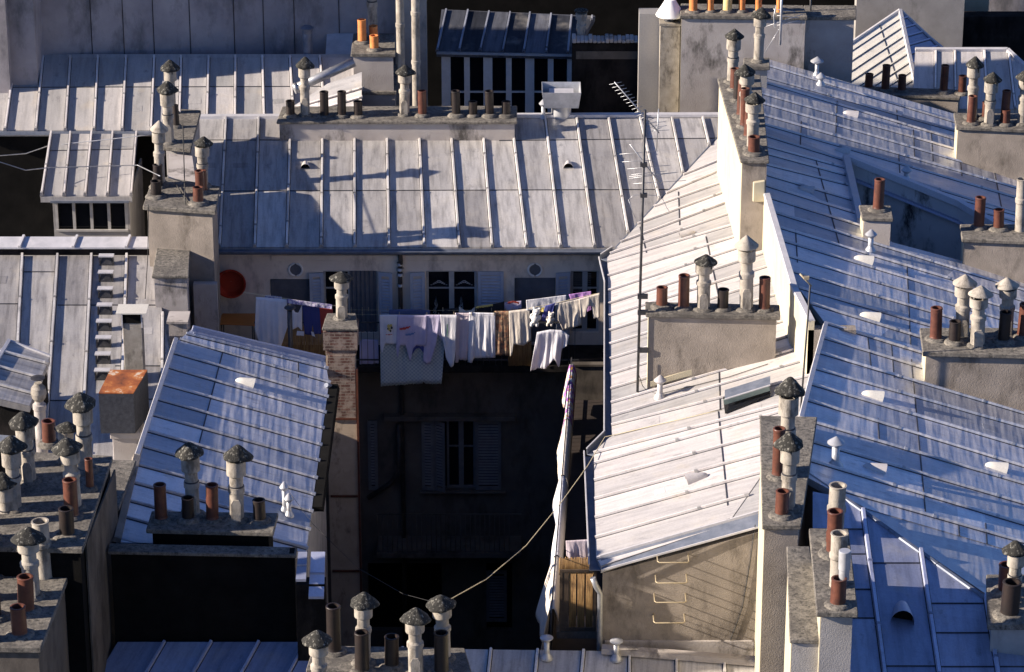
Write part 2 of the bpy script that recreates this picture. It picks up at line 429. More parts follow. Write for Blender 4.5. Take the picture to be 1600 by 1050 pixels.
def walls(parent, pts, zb, m, name='wall', inset=0):
    """closed block with the given top outline (world points, may slope) down to zb"""
    mb = MB(); c = sum(pts, V())/len(pts)
    T = [p+(V((c.x, c.y, p.z))-p)*inset-V((0, 0, .02)) for p in pts]; B = [V((p.x, p.y, zb)) for p in T]
    nn = sum(((T[i]-T[0]).cross(T[i+1]-T[0]) for i in range(1, len(T)-1)), V())
    if nn.z < 0: T, B = T[::-1], B[::-1]
    mb.face(T); mb.face(B[::-1])
    for i in range(len(T)):
        j = (i+1) % len(T); mb.face([T[j], T[i], B[i], B[j]])
    return mb.build(name, m, parent)

# ------------------------------------------------------------ small roof fittings
def roof_vent(parent, pl, px, py, dr, size=.34, m='zinc_pale'):
    """half-cone ventilator, open end towards dr (pixel direction down the slope)"""
    p = pl.hit(px, py); q = pl.hit(px+dr[0]*10, py+dr[1]*10); d = (q-p).normalized(); sd = d.cross(pl.n).normalized(); n = pl.n
    if sd.x < 0: pass
    mb = MB(); K = 9; rings = []
    for t_, r in ((-.5, .02), (-.42, .05), (-.3, .075), (0, .10), (.5, .135)):
        c = p+d*size*t_*1.2; k = len(mb.v); rings.append(k)
        mb.v += [c+sd*math.cos(math.pi*j/K)*r*size/.34+n*(math.sin(math.pi*j/K)*r*size/.34*1.25-.004) for j in range(K+1)]
    for a, b in zip(rings, rings[1:]):
        for j in range(K): mb.f.append((a+j, b+j, b+j+1, a+j+1)); mb.t.append(.8); mb.sm.append(True)
    o = mb.build('roof_vent', m, parent); b = MB(); c = p+d*size*.30*1.2
    rr = .118*size/.34
    b.face([c+sd*math.cos(math.pi*j/K)*rr+n*math.sin(math.pi*j/K)*rr*1.2 for j in range(K+1)], .1)
    b.build('vent_mouth', 'soot', parent)
    return o
def mushroom(parent, base, h, r=.06, rc=.13, m='zinc_pale', cone=True):
    mb = MB(); mb.lathe([(r*2.1, -.02), (r*2.0, .02), (r*1.05, .11), (r, .12), (r, h-.09)], 14, base)
    mb.build('vent_pipe', m, parent)
    c = MB(); c.lathe([(rc*.55, h-.10), (rc, h-.045), (rc, h-.03), (.015, h+(.08 if cone else .01))], 16, base)
    c.build('vent_cap', m, parent)

# ------------------------------------------------------------ chimney pots and cowls (shared meshes)
CACHE = {}
def proto(kind):
    if kind in CACHE: return CACHE[kind]
    mb = MB()
    if kind == 'pot':      # 1 m tall, radius .115, hollow
        mb.lathe([(.15, 0), (.155, .02), (.148, .05), (.122, .075), (.115, .12), (.112, .94), (.118, .95), (.118, .99), (.112, 1.0), (.088, 1.0), (.088, .55), (.0, .54)], 20)
    if kind == 'body':     # fibre-cement cowl body, unit height, radii real
        mb.lathe([(.150, 0), (.150, .03), (.132, .04), (.132, .38), (.150, .385), (.150, .45), (.135, .46), (.125, .47), (.125, .585), (.135, .60), (.178, .615), (.178, .80), (.150, .80), (.145, .72), (0, .71)], 24)
    if kind == 'body2':
        mb.lathe([(.135, 0), (.135, .44), (.155, .445), (.155, .50), (.128, .52), (.118, .53), (.118, .64), (.170, .66), (.175, .67), (.175, .81), (.15, .81), (.14, .74), (0, .73)], 24)
    if kind == 'cap':
        mb.lathe([(.10, .83), (.17, .83), (.245, .825), (.27, .83), (.276, .845), (.262, .862), (.215, .890), (.155, .925), (.10, .962), (.045, .99), (.0, 1.0)], 30, wob=.06)
        for k in range(4):
            a = k*math.pi/2+.5; mb.bar(V((.14*math.cos(a), .14*math.sin(a), .76)), V((.14*math.cos(a), .14*math.sin(a), .86)), .03, .02, V((1, 0, 0)))
    if kind == 'cone':
        mb.lathe([(.235, .845), (.24, .85), (.24, .86), (.03, .99), (.0, 1.0)], 24, wob=.02)
        for k in range(4):
            a = k*math.pi/2+.5; mb.bar(V((.14*math.cos(a), .14*math.sin(a), .76)), V((.14*math.cos(a), .14*math.sin(a), .87)), .03, .02, V((1, 0, 0)))
    if kind == 'mortar':
        mb.lathe([(.215, -.01), (.20, .02), (.165, .05), (.12, .06)], 14)
    if kind == 'ring':
        mb.lathe([(.139, .452), (.142, .456), (.142, .468), (.135, .472)], 20);
    if kind == 'tub':      # plain open fibre-cement pipe
        mb.lathe([(.14, 0), (.135, .05), (.135, .52), (.155, .55), (.155, .62), (.135, .64), (.135, .97), (.145, .98), (.145, 1.0), (.115, 1.0), (.115, .5), (0, .49)], 22)
    CACHE[kind] = mb; return mb
MESH = {}
def inst(kind, mname, name, parent, wl, s, h):
    key = (kind, mname)
    if key not in MESH:
        o = proto(kind).build(name, mname, parent, loc=(0, 0, 0)); MESH[key] = o
    else:
        o = MESH[key].copy(); o.name = name; COL.objects.link(o); o.parent = parent
    off = V(); p = parent
    while p is not None: off = off+V(p.location); p = p.parent
    o.location = V(wl)-off; o.scale = (s, s, h); o.rotation_euler = (random.uniform(-.025, .025), random.uniform(-.025, .025), random.uniform(0, 6.28) if kind in ('pot', 'mortar', 'tub') else 0)
    for k in list(o.keys()): del o[k]
    return o
def pot(parent, px, py, topy, wpx, z, m='pot_brown'):
    p = at(px, py, z); s = scl(p); h = (py-topy)/s/.92; r = wpx/2/s
    inst('pot', m, 'chimney_pot', parent, p, r/.117, h); inst('mortar', 'coping', 'mortar_bed', parent, p, r/.117*random.uniform(.9, 1.15), random.uniform(.8, 1.4))
def tub(parent, px, py, topy, wpx, z, m='fibre_cement'):
    p = at(px, py, z); s = scl(p); inst('tub', m, 'chimney_pot', parent, p, wpx/2/s/.145, (py-topy)/s/.92)
def cowl(parent, px, py, topy, wpx, z, cone=False, capm='cowl_lichen', side=True, bodym='fibre_cement'):
    """px,py: centre of the foot; topy: top of the cap; wpx: cap width"""
    p = at(px, py, z); s = scl(p); h = (py-topy)/s/.92; k = wpx/2/s/.262
    o = inst('body' if random.random() < .5 else 'body2', bodym, 'chimney_cowl', parent, p, k, h)
    inst('mortar', 'coping', 'mortar_bed', parent, p, k*random.uniform(1, 1.2), random.uniform(.8, 1.3))
    g_ = inst('ring', 'metal_dark', 'joint_ring', o, p, 1, 1); g_.location = (0, 0, 0); g_.scale = (1, 1, 1); g_.rotation_euler = (0, 0, 0)
    c = inst('cone' if cone else 'cap', capm, 'cowl_cap', o, p, 1, 1)
    c.location = (0, 0, 0); c.scale = (1, 1, 1); c.rotation_euler = (random.uniform(-.05, .05), random.uniform(-.05, .05), random.uniform(0, 6))
    if side and random.random() < .7:
        key = ('trap', bodym)
        if key not in MESH:
            b = MB(); b.prism([(-.085, -.16, .02), (.085, -.16, .02), (.085, -.16, .26), (.05, -.16, .31), (-.05, -.16, .31), (-.085, -.16, .26)], (0, .13, 0)); MESH[key] = b.build('soot_door', bodym, o, loc=(0, 0, 0))
        else:
            q = MESH[key].copy(); q.name = 'soot_door'; COL.objects.link(q); q.parent = o

def stack(label, quad, Y=None, z=None, zb=None, pl=None, base=None, thick=.09, inset=.07, body='stucco_tan', side=None, group='chimney stacks', hb=None, name='chimney_stack'):
    """quad: pixels FL, FR, BR, BL of the top face of the coping"""
    if z is None:
        if base is not None: Y = pl.hit(*base).y-.06
        z = aty(quad[0][0], quad[0][1], Y).z
    T = [at(*q, z) for q in quad]
    if zb is None: zb = z-3
    c = sum(T, V())/4
    t = thing(name, label, 'chimney stack', (c.x, c.y, zb), group)
    mb = MB(); mb.prism(T, (0, 0, -thick)); mb.build('coping', 'coping', t, bevel=.015)
    I = []
    for k, p in enumerate(T):
        a, b = T[(k-1) % 4], T[(k+1) % 4]; I.append(p+((a-p).normalized()+(b-p).normalized())*inset-V((0, 0, thick+.003)))
    b = MB(); b.prism(I, (0, 0, zb-I[0].z)); b.build('shaft', body, t)
    if side:
        s_ = MB(); s_.prism([I[0]+V((-.012, .02, 0)), I[3]+V((-.012, -.02, 0)), V((I[3].x-.012, I[3].y-.02, zb)), V((I[0].x-.012, I[0].y+.02, zb))], (.01, 0, 0)); s_.build('side_render', side, t)
    return t, z
#@@PART2
# ============================================================ THE SETTING
gm = MB(); gm.face([(-400, -200, 0), (400, -200, 0), (400, 700, 0), (-400, 700, 0)]); struct(gm.build('ground', 'pavement_grey'))

# ---- planes of the roofs (pixel, pixel, height)
A = Pl((338, 386, 18), (962, 388, 18), (1120, 215, 18.8))
B = Pl((949, 400, 18), (958, 672, 18), (1120, 215, 18.8))
Cp = Pl((1200, 310, 20.15), (1288, 508, 20.2), (1600, 650, 19.12))
E = Pl((276, 533, 18.95), (200, 780, 18.95), (512, 600, 17.93))
TL = Pl((0, 203, 18.4), (440, 203, 18.4), (150, 90, 19.25))
D2 = Pl((0, 400, 18.2), (236, 400, 18.2), (100, 700, 16.8))
DOR = Pl((80, 209, 18.35), (213, 209, 18.35), (65, 306, 17.9))

# ============================================================ CENTRAL BUILDING
cb = thing('apartment_building', 'central apartment building with grey zinc roof and shuttered top floor facing the courtyard', 'building', (-2, 73, 0))
segsA = pline([(312, 185, 300, 386), (353, 185, 343, 386), (404, 185, 398, 386), (454, 185, 448, 386), (504, 185, 502, 386), (554, 185, 554, 386), (604, 185, 608, 386), (654, 185, 663, 386), (703, 185, 718, 386), (753, 185, 769, 386), (799, 185, 823, 386), (852, 185, 876, 386), (901, 185, 929, 386), (951, 185, 985, 386), (1000, 185, 1048, 386), (1050, 185, 1090, 386), (1098, 185, 1146, 386), (1127, 185, 1190, 386)])
outA = [(300, 183), (1127, 183), (1127, 208), (962, 387), (298, 387)]
rA = zinc_roof(cb, A, segsA, outA, 'zinc', cuts=[((300, 219), (700, 219)), ((780, 220), (1130, 216)), ((300, 299), (1130, 296))], tone=(.2, .9), bw=.06, bh=.07)
eA = [A.hit(298, 387), A.hit(962, 387)]
mb = MB(); strip(mb, [(300, 184), (1127, 181)], A, .16, .07); mb.build('ridge_flashing', 'flashing', rA)
mb = MB(); strip(mb, [(962, 387), (1127, 208)], A, .035, .012, tone=.1); mb.build('valley_seam', 'lead_dark', rA)
# gutter: a half-round trough hung under the eave
g = MB()
for k in range(6):
    a0, a1 = math.pi*(1+k/6), math.pi*(1+(k+1)/6)
    f = lambda p, a: p+V((0, -.10+.085*math.cos(a), -.035+.085*math.sin(a)))
    g.face([f(eA[0], a0), f(eA[1], a0), f(eA[1], a1), f(eA[0], a1)], .3)
g.bar(eA[0]+V((0, -.188, -.04)), eA[1]+V((0, -.188, -.04)), .02, .02)
g.build('gutter', 'lead_dark', cb, thick=.008)
# facade with openings
YF = eA[0].y+.30
X0, X1 = aty(338, 450, YF).x, aty(975, 450, YF).x
def fx(px, py): return aty(px, py, YF).x
def fz(py): return aty(650, py, YF).z
def facade(x0, x1, z0, z1, y, ops, depth=.18):
    mb = MB(); xs = sorted({x0, x1, *[o[0] for o in ops], *[o[1] for o in ops]}); zs = sorted({z0, z1, *[o[2] for o in ops], *[o[3] for o in ops]})
    for i in range(len(xs)-1):
        for j in range(len(zs)-1):
            cx, cz = (xs[i]+xs[i+1])/2, (zs[j]+zs[j+1])/2
            if any(o[0] < cx < o[1] and o[2] < cz < o[3] for o in ops): continue
            mb.face([(xs[i], y, zs[j]), (xs[i+1], y, zs[j]), (xs[i+1], y, zs[j+1]), (xs[i], y, zs[j+1])])
    for (a, b, c, d) in ops:
        mb.face([(a, y, c), (a, y, d), (a, y+depth, d), (a, y+depth, c)]); mb.face([(b, y, d), (b, y, c), (b, y+depth, c), (b, y+depth, d)])
        mb.face([(a, y, d), (b, y, d), (b, y+depth, d), (a, y+depth, d)]); mb.face([(b, y, c), (a, y, c), (a, y+depth, c), (b, y+depth, c)])
    return mb
ZFL = 15.45                                  # balcony floor
T1 = {'door1': (422, 484, 436), 'w2': (505, 590, 423), 'w3': (666, 745, 423), 'door2': (804, 868, 434), 'w4': (892, 936, 423)}
ops = {k: (fx(a, 450), fx(b, 450), ZFL+(.03 if 'door' in k else .3), fz(t)) for k, (a, b, t) in T1.items()}
T2 = {'v1': (660, 783, 656, 764), 'v2': (575, 590, 656, 764)}
yl = {k: (fx(a, 700), fx(b, 700), fz(d), fz(c)) for k, (a, b, c, d) in T2.items()}
up_ops = list(ops.values())
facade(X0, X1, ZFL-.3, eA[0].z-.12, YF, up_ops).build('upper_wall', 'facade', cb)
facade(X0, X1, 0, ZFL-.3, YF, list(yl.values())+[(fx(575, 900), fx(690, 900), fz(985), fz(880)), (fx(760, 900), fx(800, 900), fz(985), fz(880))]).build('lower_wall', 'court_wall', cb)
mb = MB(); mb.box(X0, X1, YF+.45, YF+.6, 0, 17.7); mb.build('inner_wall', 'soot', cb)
mb = MB(); mb.box(X0+1.3, X1, YF-.05, YF-.002, fz(406), fz(398)); mb.box(X0+.2, X1, YF-.22, YF-.002, eA[0].z-.16, eA[0].z-.10); mb.build('cornice', 'facade', cb, bevel=.01)
def louvre(parent, x0, x1, z0, z1, y, m='shutter', n=None, ang=0, hx=None):
    """louvred shutter leaf"""
    mb = MB(); W = x1-x0; t = .035; st = .07
    def bx(a, b, c, d, y0=0, y1=t): mb.box(a, b, y0, y1, c, d)
    bx(0, st, z0, z1); bx(W-st, W, z0, z1); bx(st, W-st, z1-st*1.3, z1); bx(st, W-st, z0, z0+st*1.3)
    zz = z0+.14
    while zz < z1-.15:
        mb.face([(st, .002, zz), (W-st, .002, zz), (W-st, .034, zz+.045), (st, .034, zz+.045)]); mb.face([(W-st, .006, zz-.004), (st, .006, zz-.004), (st, .038, zz+.041), (W-st, .038, zz+.041)]); zz += .075
    s = -1 if hx == 'r' else 1
    R = []
    for v in mb.v:
        x = v.x if s > 0 else v.x-W; c, sn = math.cos(ang), math.sin(ang)
        X = x*c; Yy = -abs(x)*sn
        R.append(V((X+(x0 if s > 0 else x1), y-.06+Yy+v.y, v.z)))
    mb.v = R; return mb.build('shutter', m, parent)
def window(parent, o, y, m='window_frame', leaves=2, bar_at=.55, lace=False):
    a, b, c, d = o; f = MB(); g = MB(); n = leaves; t = .055
    f.box(a, a+t, y+.08, y+.14, c, d); f.box(b-t, b, y+.08, y+.14, c, d); f.box(a+t, b-t, y+.08, y+.14, d-t, d); f.box(a+t, b-t, y+.08, y+.14, c, c+t)
    for k in range(1, n):
        x = a+(b-a)*k/n; f.box(x-.06, x+.06, y+.07, y+.135, c+t, d-t)
    f.box(a+t, b-t, y+.09, y+.13, c+(d-c)*bar_at-.015, c+(d-c)*bar_at+.015)
    w_ = f.build('window', m, parent); g.box(a+.01, b-.01, y+.12, y+.125, c+.01, d-.01); g.build('pane', 'glass', w_)
    return w_
Zs = ZFL+.05
for k in ('w2', 'w3', 'w4'): w_ = window(cb, ops[k], YF, bar_at=.70)
# lace curtains in the middle window
a, b, c, d = ops['w3']
for (u0, u1) in ((a+.1, (a+b)/2-.1), ((a+b)/2+.1, b-.1)):
    mb = MB(); cx = (u0+u1)/2
    for (zz, wd) in ((d-.34, .20), (d-.30, .13)):
        for j in range(8):
            xx = cx+(j-3.5)/4*wd; mb.box(xx-.02, xx+.02, YF+.110, YF+.114, zz-abs(j-3.5)*.018, zz+.025-abs(j-3.5)*.022)
    for j in range(26):
        hh = j/26; ww = .11*(1-hh)
        for q in range(3):
            xx = u0+.12+random.uniform(-ww, ww); mb.box(xx-.011, xx+.011, YF+.110, YF+.114, d-1.45+hh*.75, d-1.43+hh*.75+.012)
    mb.build('lace_curtain', 'window_frame', cb)
a, b, c, d = ops['w4']; mb = MB()
for i in range(9):
    for j in range(9):
        xx = a+.06+i*(b-a-.25)/9; zz = d-.1-j*.055; mb.tube([(xx, YF+.10, zz), (xx+.025, YF+.10, zz-.028), (xx+.05, YF+.10, zz)], .005, 4, False)
mb.build('lace_curtain', 'window_frame', cb)
a, b, c, d = ops['w2']; mb = MB(); n = 18
for i in range(n):
    x0, x1 = a+.62+(b-a-.66)*i/n, a+.62+(b-a-.66)*(i+1)/n
    mb.face([(x0, YF+.05+.02*math.sin(i*2.1), Zs), (x1, YF+.05+.02*math.sin(i*2.1+2.1), Zs), (x1, YF+.05+.02*math.sin(i*2.1+2.1), d-.02), (x0, YF+.05+.02*math.sin(i*2.1), d-.02)])
mb.build('curtain', 'door_paint', cb, thick=.01)
for k in ('door1', 'door2'):
    a, b, c, d = ops[k]; mb = MB(); mb.box(a+.005, b-.005, YF+.09, YF+.13, c, d-.005)
    mb.box(a+.03, b-.03, YF+.06, YF+.089, d-.13, d-.03)
    dr_ = mb.build('door', 'door_paint', cb); mb = MB(); hw = (b-a)/2
    for s in (0, 1):
        x0 = a+.09+s*(hw-.03); x1 = x0+hw-.15
        for (z0, z1) in ((d-.95, d-.28), (c+.12, d-1.08)):
            mb.box(x0, x1, YF+.075, YF+.088, z0, z0+.03); mb.box(x0, x1, YF+.075, YF+.088, z1-.03, z1); mb.box(x0, x0+.03, YF+.075, YF+.088, z0+.031, z1-.031); mb.box(x1-.03, x1, YF+.075, YF+.088, z0+.031, z1-.031)
    mb.build('door_panel', 'door_paint', dr_)
for (p0, p1, t_, hx, an) in ((484, 506, 425, 'r', .5), (592, 614, 424, 'l', .7), (641, 664, 424, 'r', .4), (747, 787, 423, 'l', .05), (868, 891, 424, 'r', .5)):
    louvre(cb, fx(p0, 450), fx(p1, 450), Zs, fz(t_), YF, 'shutter', ang=an*.35, hx=hx)
for px in (462, 836):                       # round vents over the doors
    c = aty(px, 421, YF); mb = MB(); R_ = .155
    mb.tube([(c.x+R_*math.cos(a), YF-.02, c.z+R_*math.sin(a)) for a in [2*math.pi*i/24 for i in range(25)]], .026, 6, False)
    mb.build('vent_ring', 'white_paint', cb); mb = MB(); mb.face([(c.x+R_*math.cos(a), YF-.012, c.z+R_*math.sin(a)) for a in [2*math.pi*i/24 for i in range(24)]]); mb.build('vent_plate', 'door_paint', cb)
# downpipe between the windows
x = aty(625, 420, YF-.1).x; mb = MB(); mb.tube([(x, YF-.14, eA[0].z-.15), (x+.02, YF-.12, eA[0].z-.4), (x, YF-.09, eA[0].z-.6), (x, YF-.09, 0)], .055, 10); dp = mb.build('downpipe', 'cast_iron', cb)
mb = MB()
for dz, r in ((.42, .075), (.55, .085), (.68, .078), (.95, .07)): mb.lathe([(r, 0), (r, .07)], 12, (x, YF-.09, eA[0].z-dz-.1))
mb.build('pipe_collar', 'metal_grey', dp)
# balcony slab, ledge lower down, railings
YB = YF-1.25
mb = MB(); mb.box(X0, X1-.1, YB, YF-.003, ZFL-.18, ZFL); mb.build('balcony', 'soot_wall', cb, bevel=.02)  # the slab's shadow is put into its near-black colour
mb = MB(); mb.box(fx(600, 650), fx(805, 650), YF-.25, YF-.003, fz(652), fz(645)); mb.build('ledge', 'court_wall', cb, bevel=.01); mb = MB(); mb.box(fx(655, 650), fx(790, 650), YF-.14, YF-.003, fz(768), fz(764)-.02); mb.build('ledge', 'court_wall', cb, bevel=.01)
a, b, c, d = yl['v1']; window(cb, (fx(698, 700), fx(743, 700), c, d), YF, 'shutter_old', 2, .6)
for (p0, p1, h_, an) in ((659, 678, 'l', .1), (678, 698, 'l', .5), (743, 783, 'l', .0)): louvre(cb, fx(p0, 700), fx(p1, 700), c, d, YF, 'shutter_old', ang=an, hx=h_)
a, b, c, d = yl['v2']; louvre(cb, a, b, c, d, YF, 'shutter_old', hx='l')
louvre(cb, fx(760, 930), fx(792, 930), fz(970), fz(890), YF, 'shutter_old', hx='l')
mb = MB(); zr = fz(778)
for xx in [fx(592, 780)+k*.115 for k in range(28)]: mb.tube([(xx, YF-.9, zr-1.0), (xx, YF-.9, zr)], .009, 5)
mb.bar((fx(590, 780), YF-.9, zr), (fx(815, 780), YF-.9, zr), .03, .02); mb.bar((fx(590, 780), YF-.9, zr-.98), (fx(815, 780), YF-.9, zr-.98), .03, .02)
mb.build('lower_railing', 'court_wall', cb)
mb = MB(); mb.box(fx(590, 780), fx(815, 780), YF-.95, YF-.003, zr-1.12, zr-1.0); mb.build('lower_balcony', 'court_wall', cb)
mb = MB(); xx = fx(624, 720); mb.tube([(xx, YF-.1, fz(660)), (xx, YF-.1, fz(735)), (xx-.2, YF-.1, fz(752)), (xx-.75, YF-.1, fz(775))], .06, 8); mb.build('drain_pipe', 'cast_iron', cb)
ZR = ZFL+1.05                                # top rail
mb = MB(); xa, xb = aty(396, 480, YB).x, aty(905, 480, YB).x
for z_ in (ZR, ZFL+.12): mb.bar((xa, YB+.04, z_), (xb, YB+.04, z_), .03, .03)
for k in range(int((xb-xa)/.14)): mb.tube([(xa+.07+k*.14, YB+.04, ZFL), (xa+.07+k*.14, YB+.04, ZR)], .007, 5)
mb.build('balcony_railing', 'metal_dark', cb)
for (p0, p1) in ((436, 508), (795, 832)):
    mb = MB()
    x0, x1 = aty(p0, 530, YB).x, aty(p1, 530, YB).x; n = int((x1-x0)/.022)
    for k in range(n): mb.tube([(x0+k*.022, YB-.02+random.uniform(-.004, .004), ZFL+.0+random.uniform(0, .02)), (x0+k*.022+random.uniform(-.004, .004), YB-.02, ZR-.06+random.uniform(-.02, .03))], .0105, 5)
    mb.build('bamboo_screen', 'bamboo', cb)
# end of the terrace against the left chimney: shelf and basin stand here
ob = MB(); q = aty(361, 440, YF-.10); R_ = .36
prof = [(.01, 0), (.25, .0), (.27, .02), (.335, .16), (R_, .17), (R_, .185), (.325, .185), (.26, .04), (.01, .03)]
n = 28
for i in range(len(prof)-1):
    for j in range(n):
        a0, a1 = 2*math.pi*j/n, 2*math.pi*(j+1)/n
        f = lambda r, y_, a: (q.x+r*math.cos(a), q.y-y_+.03, q.z+r*math.sin(a))
        ob.face([f(prof[i][0], prof[i][1], a1), f(prof[i][0], prof[i][1], a0), f(prof[i+1][0], prof[i+1][1], a0), f(prof[i+1][0], prof[i+1][1], a1)], .5, True)
tag(ob.build('washbasin_tub', 'plastic_red', loc=(q.x, q.y, q.z-R_)), 'round red plastic washing tub hung on the wall beside the left chimney', 'basin')
q = aty(372, 498, YF-.75)
t = thing('folding_table', 'orange topped folding table on the terrace beneath the red tub', 'table', (q.x, q.y, ZFL))
mb = MB(); mb.prism([(q.x-.5, q.y-.28, q.z), (q.x+.42, q.y-.33, q.z-.02), (q.x+.46, q.y+.28, q.z+.02), (q.x-.38, q.y+.28, q.z+.02)], (0, 0, -.03)); mb.build('table_top', 'plastic_orange', t, bevel=.008)
for sx in (-.36, .34):
    for sy in (-.22, .22):
        mb = MB(); mb.tube([(q.x+sx, q.y+sy, ZFL), (q.x+sx, q.y+sy, q.z-.03)], .014, 6); mb.build('leg', 'metal_dark', t)

# ============================================================ RIGHT WING (bright roof, laddered end wall)
wb = thing('wing_building', 'courtyard wing with sunlit pale zinc roof, side gallery and bare end wall with iron rungs', 'building', (3.6, 62, 0))
bl = [(1105, 259, 1135, 247), (1078, 287, 1130, 265), (1051, 313, 1130, 285), (1025, 340, 1131, 301), (1002, 367, 1135, 317), (957, 396, 1138, 335), (950, 409, 1142, 353), (953, 431, 1146, 371), (956, 453, 1148, 390), (958, 473, 1152, 410), (959, 492, 1196, 418), (959, 515, 1200, 440), (960, 536, 1210, 462), (961, 559, 1216, 482), (961, 583, 1226, 502), (961, 606, 1240, 524), (962, 628, 1248, 545), (962, 649, 1252, 565), (955, 665, 1256, 590), (945, 685, 1256, 612)]
bl2 = [(935, 707, 1258, 624), (935, 723, 1256, 634), (935, 750, 1230, 670), (936, 779, 1230, 699), (937, 808, 1230, 728), (938, 839, 1230, 757), (938, 872, 1230, 789)]
def ext(l, xl, xr):
    o = []
    for a, b, c, d in l:
        k = (d-b)/(c-a); o.append((xl, b+(xl-a)*k, xr, d+(xr-c)*k))
    return o
outB = [(949, 402), (962, 388), (1127, 208), (1140, 206), (1300, 560), (1270, 603), (958, 681), (956, 676)]
rB = zinc_roof(wb, B, pline([(900, 270, 1310, 120)]+ext(bl, 930, 1310)), outB, 'zinc_pale', cuts=[((1103, 370), (1124, 470)), ((1123, 560), (1127, 700)), ((1060, 300), (1062, 352)), ((1000, 355), (1010, 395))], tone=(.15, .95), bw=.045, bh=.045)
outB2 = [(928, 706), (956, 680), (1270, 602), (1262, 640), (1220, 700), (1195, 800), (939, 884), (931, 870)]
rB2 = zinc_roof(wb, B, pline(ext([bl[-1]]+bl2+[(939, 900, 1230, 812)], 915, 1290)), outB2, 'zinc_pale', cuts=[((1122, 640), (1137, 790))], tone=(.35, .95), bw=.05, bh=.05)
# end verge: broad dark flashing and a white bottom edge
mb = MB(); e0, e1 = B.hit(939, 872), B.hit(1187, 802); f0, f1 = B.hit(940, 884), B.hit(1187, 816)
mb.bar(e0+B.n*.0, e1+B.n*.0, .05, .06, B.n); mb.build('verge_roll', 'flashing', rB2)
mb = MB(); mb.prism([e0+V((0, -.03, .015)), e1+V((0, -.03, .015)), f1+V((0, -.05, -.05)), f0+V((0, -.05, -.05))], (0, 0, -.03)); mb.build('verge_flashing', 'lead_dark', rB2)
mb = MB(); mb.bar(f0+V((0, -.08, -.07)), f1+V((0, -.08, -.07)), .03, .035); mb.build('verge_edge', 'flashing', rB2)
# box gutter along the courtyard eave
def gutter_run(px0, px1, wd=.17):
    a, b = B.hit(*px0), B.hit(*px1); d = (b-a).normalized(); s_ = V((-d.y, d.x, 0)).normalized()
    if s_.x > 0: s_ = -s_
    mb = MB(); o = a+V((0, 0, -.09)); e = b+V((0, 0, -.09))
    mb.prism([o, e, e+s_*wd, o+s_*wd], (0, 0, -.015), .2)
    mb.bar(o+s_*wd+V((0, 0, -.01)), e+s_*wd+V((0, 0, -.01)), .012, .13)
    mb.build('gutter', 'lead_dark', wb)
    mb = MB(); mb.bar(o+s_*(wd+.01)+V((0, 0, .115)), e+s_*(wd+.01)+V((0, 0, .115)), .03, .022); mb.build('gutter_lip', 'flashing', wb)
gutter_run((966, 390), (948, 402)); gutter_run((948, 403), (957, 440)); gutter_run((957, 440), (958, 676)); gutter_run((957, 678), (929, 706)); gutter_run((929, 707), (938, 884), .2)
# walls under the wing: roof follows the eave
zb0 = 0
c4 = [B.hit(962, 400), B.hit(1230, 340), B.hit(1280, 605), B.hit(958, 676)]
for p in c4: p.z -= .17
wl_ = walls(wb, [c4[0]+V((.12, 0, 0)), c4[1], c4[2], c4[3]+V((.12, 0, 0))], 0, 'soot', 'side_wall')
YE = B.hit(941, 885).y+.06
c4 = [V((B.hit(942, 880).x, YE, 0)), V((aty(1189, 900, YE).x, YE, 0)), V((aty(1189, 900, YE).x+.9, B.hit(1270, 612).y, 0)), V((B.hit(944, 706).x, B.hit(944, 706).y, 0))]
for p in c4: p.z = B.zat(p.x, p.y)-.16
walls(wb, c4, 0, 'stucco_tan', 'end_wall')
# ladder rungs on the end wall
for k in range(4):
    zr_ = [(683, 829, 505, 537), (675, 820, 597, 633), (669, 816, 690, 724), (665, 810, 778, 820)][k]
    xl, xr = 800+zr_[0]/3, 800+zr_[1]/3; yb_ = 700+zr_[3]/3; 
    yo = YE-.30; a = aty(xl, yb_, yo); b = aty(xr, yb_, yo)
    mb = MB(); mb.tube([(a.x, YE+.01, a.z+.03), (a.x, yo+.03, a.z+.01), (a.x+.03, yo, a.z), (b.x-.03, yo, b.z), (b.x, yo+.03, b.z+.01), (b.x, YE+.01, b.z+.03)], .012, 7)
    mb.build('rung', 'rung_metal', wb)
# cream edge band at the right of the end wall, plinth, downpipe
xr = aty(1186, 950, YE).x
mb = MB(); mb.box(xr-.05, xr+.02, YE-.05, YE-.003, 10, 18.2); mb.build('edge_band', 'stucco_cream', wb)
zpl = aty(1000, 1000, YE).z
mb = MB(); mb.box(aty(945, 1000, YE).x, xr-.08, YE-.06, YE-.003, 12, zpl); mb.build('plinth', 'stucco_stained', wb)
q = aty(938, 900, YE-.12); mb = MB(); mb.tube([(q.x-.14, YE-.14, 17.72), (q.x-.08, YE-.14, 17.55), (q.x, YE-.14, 17.40), (q.x, YE-.14, 12)], .055, 10); mb.build('downpipe', 'metal_grey', wb)
pth = [(1180, 820), (1172, 880), (1160, 950), (1140, 1005), (1135, 1020)]
mb = MB(); mb.tube([aty(a, b, YE-.02) for a, b in pth], .009, 5); tag(mb.build('cable', 'cable_black', loc=aty(1135, 1020, YE-.02)), 'thin black cable hanging down the right side of the laddered end wall', 'cable')
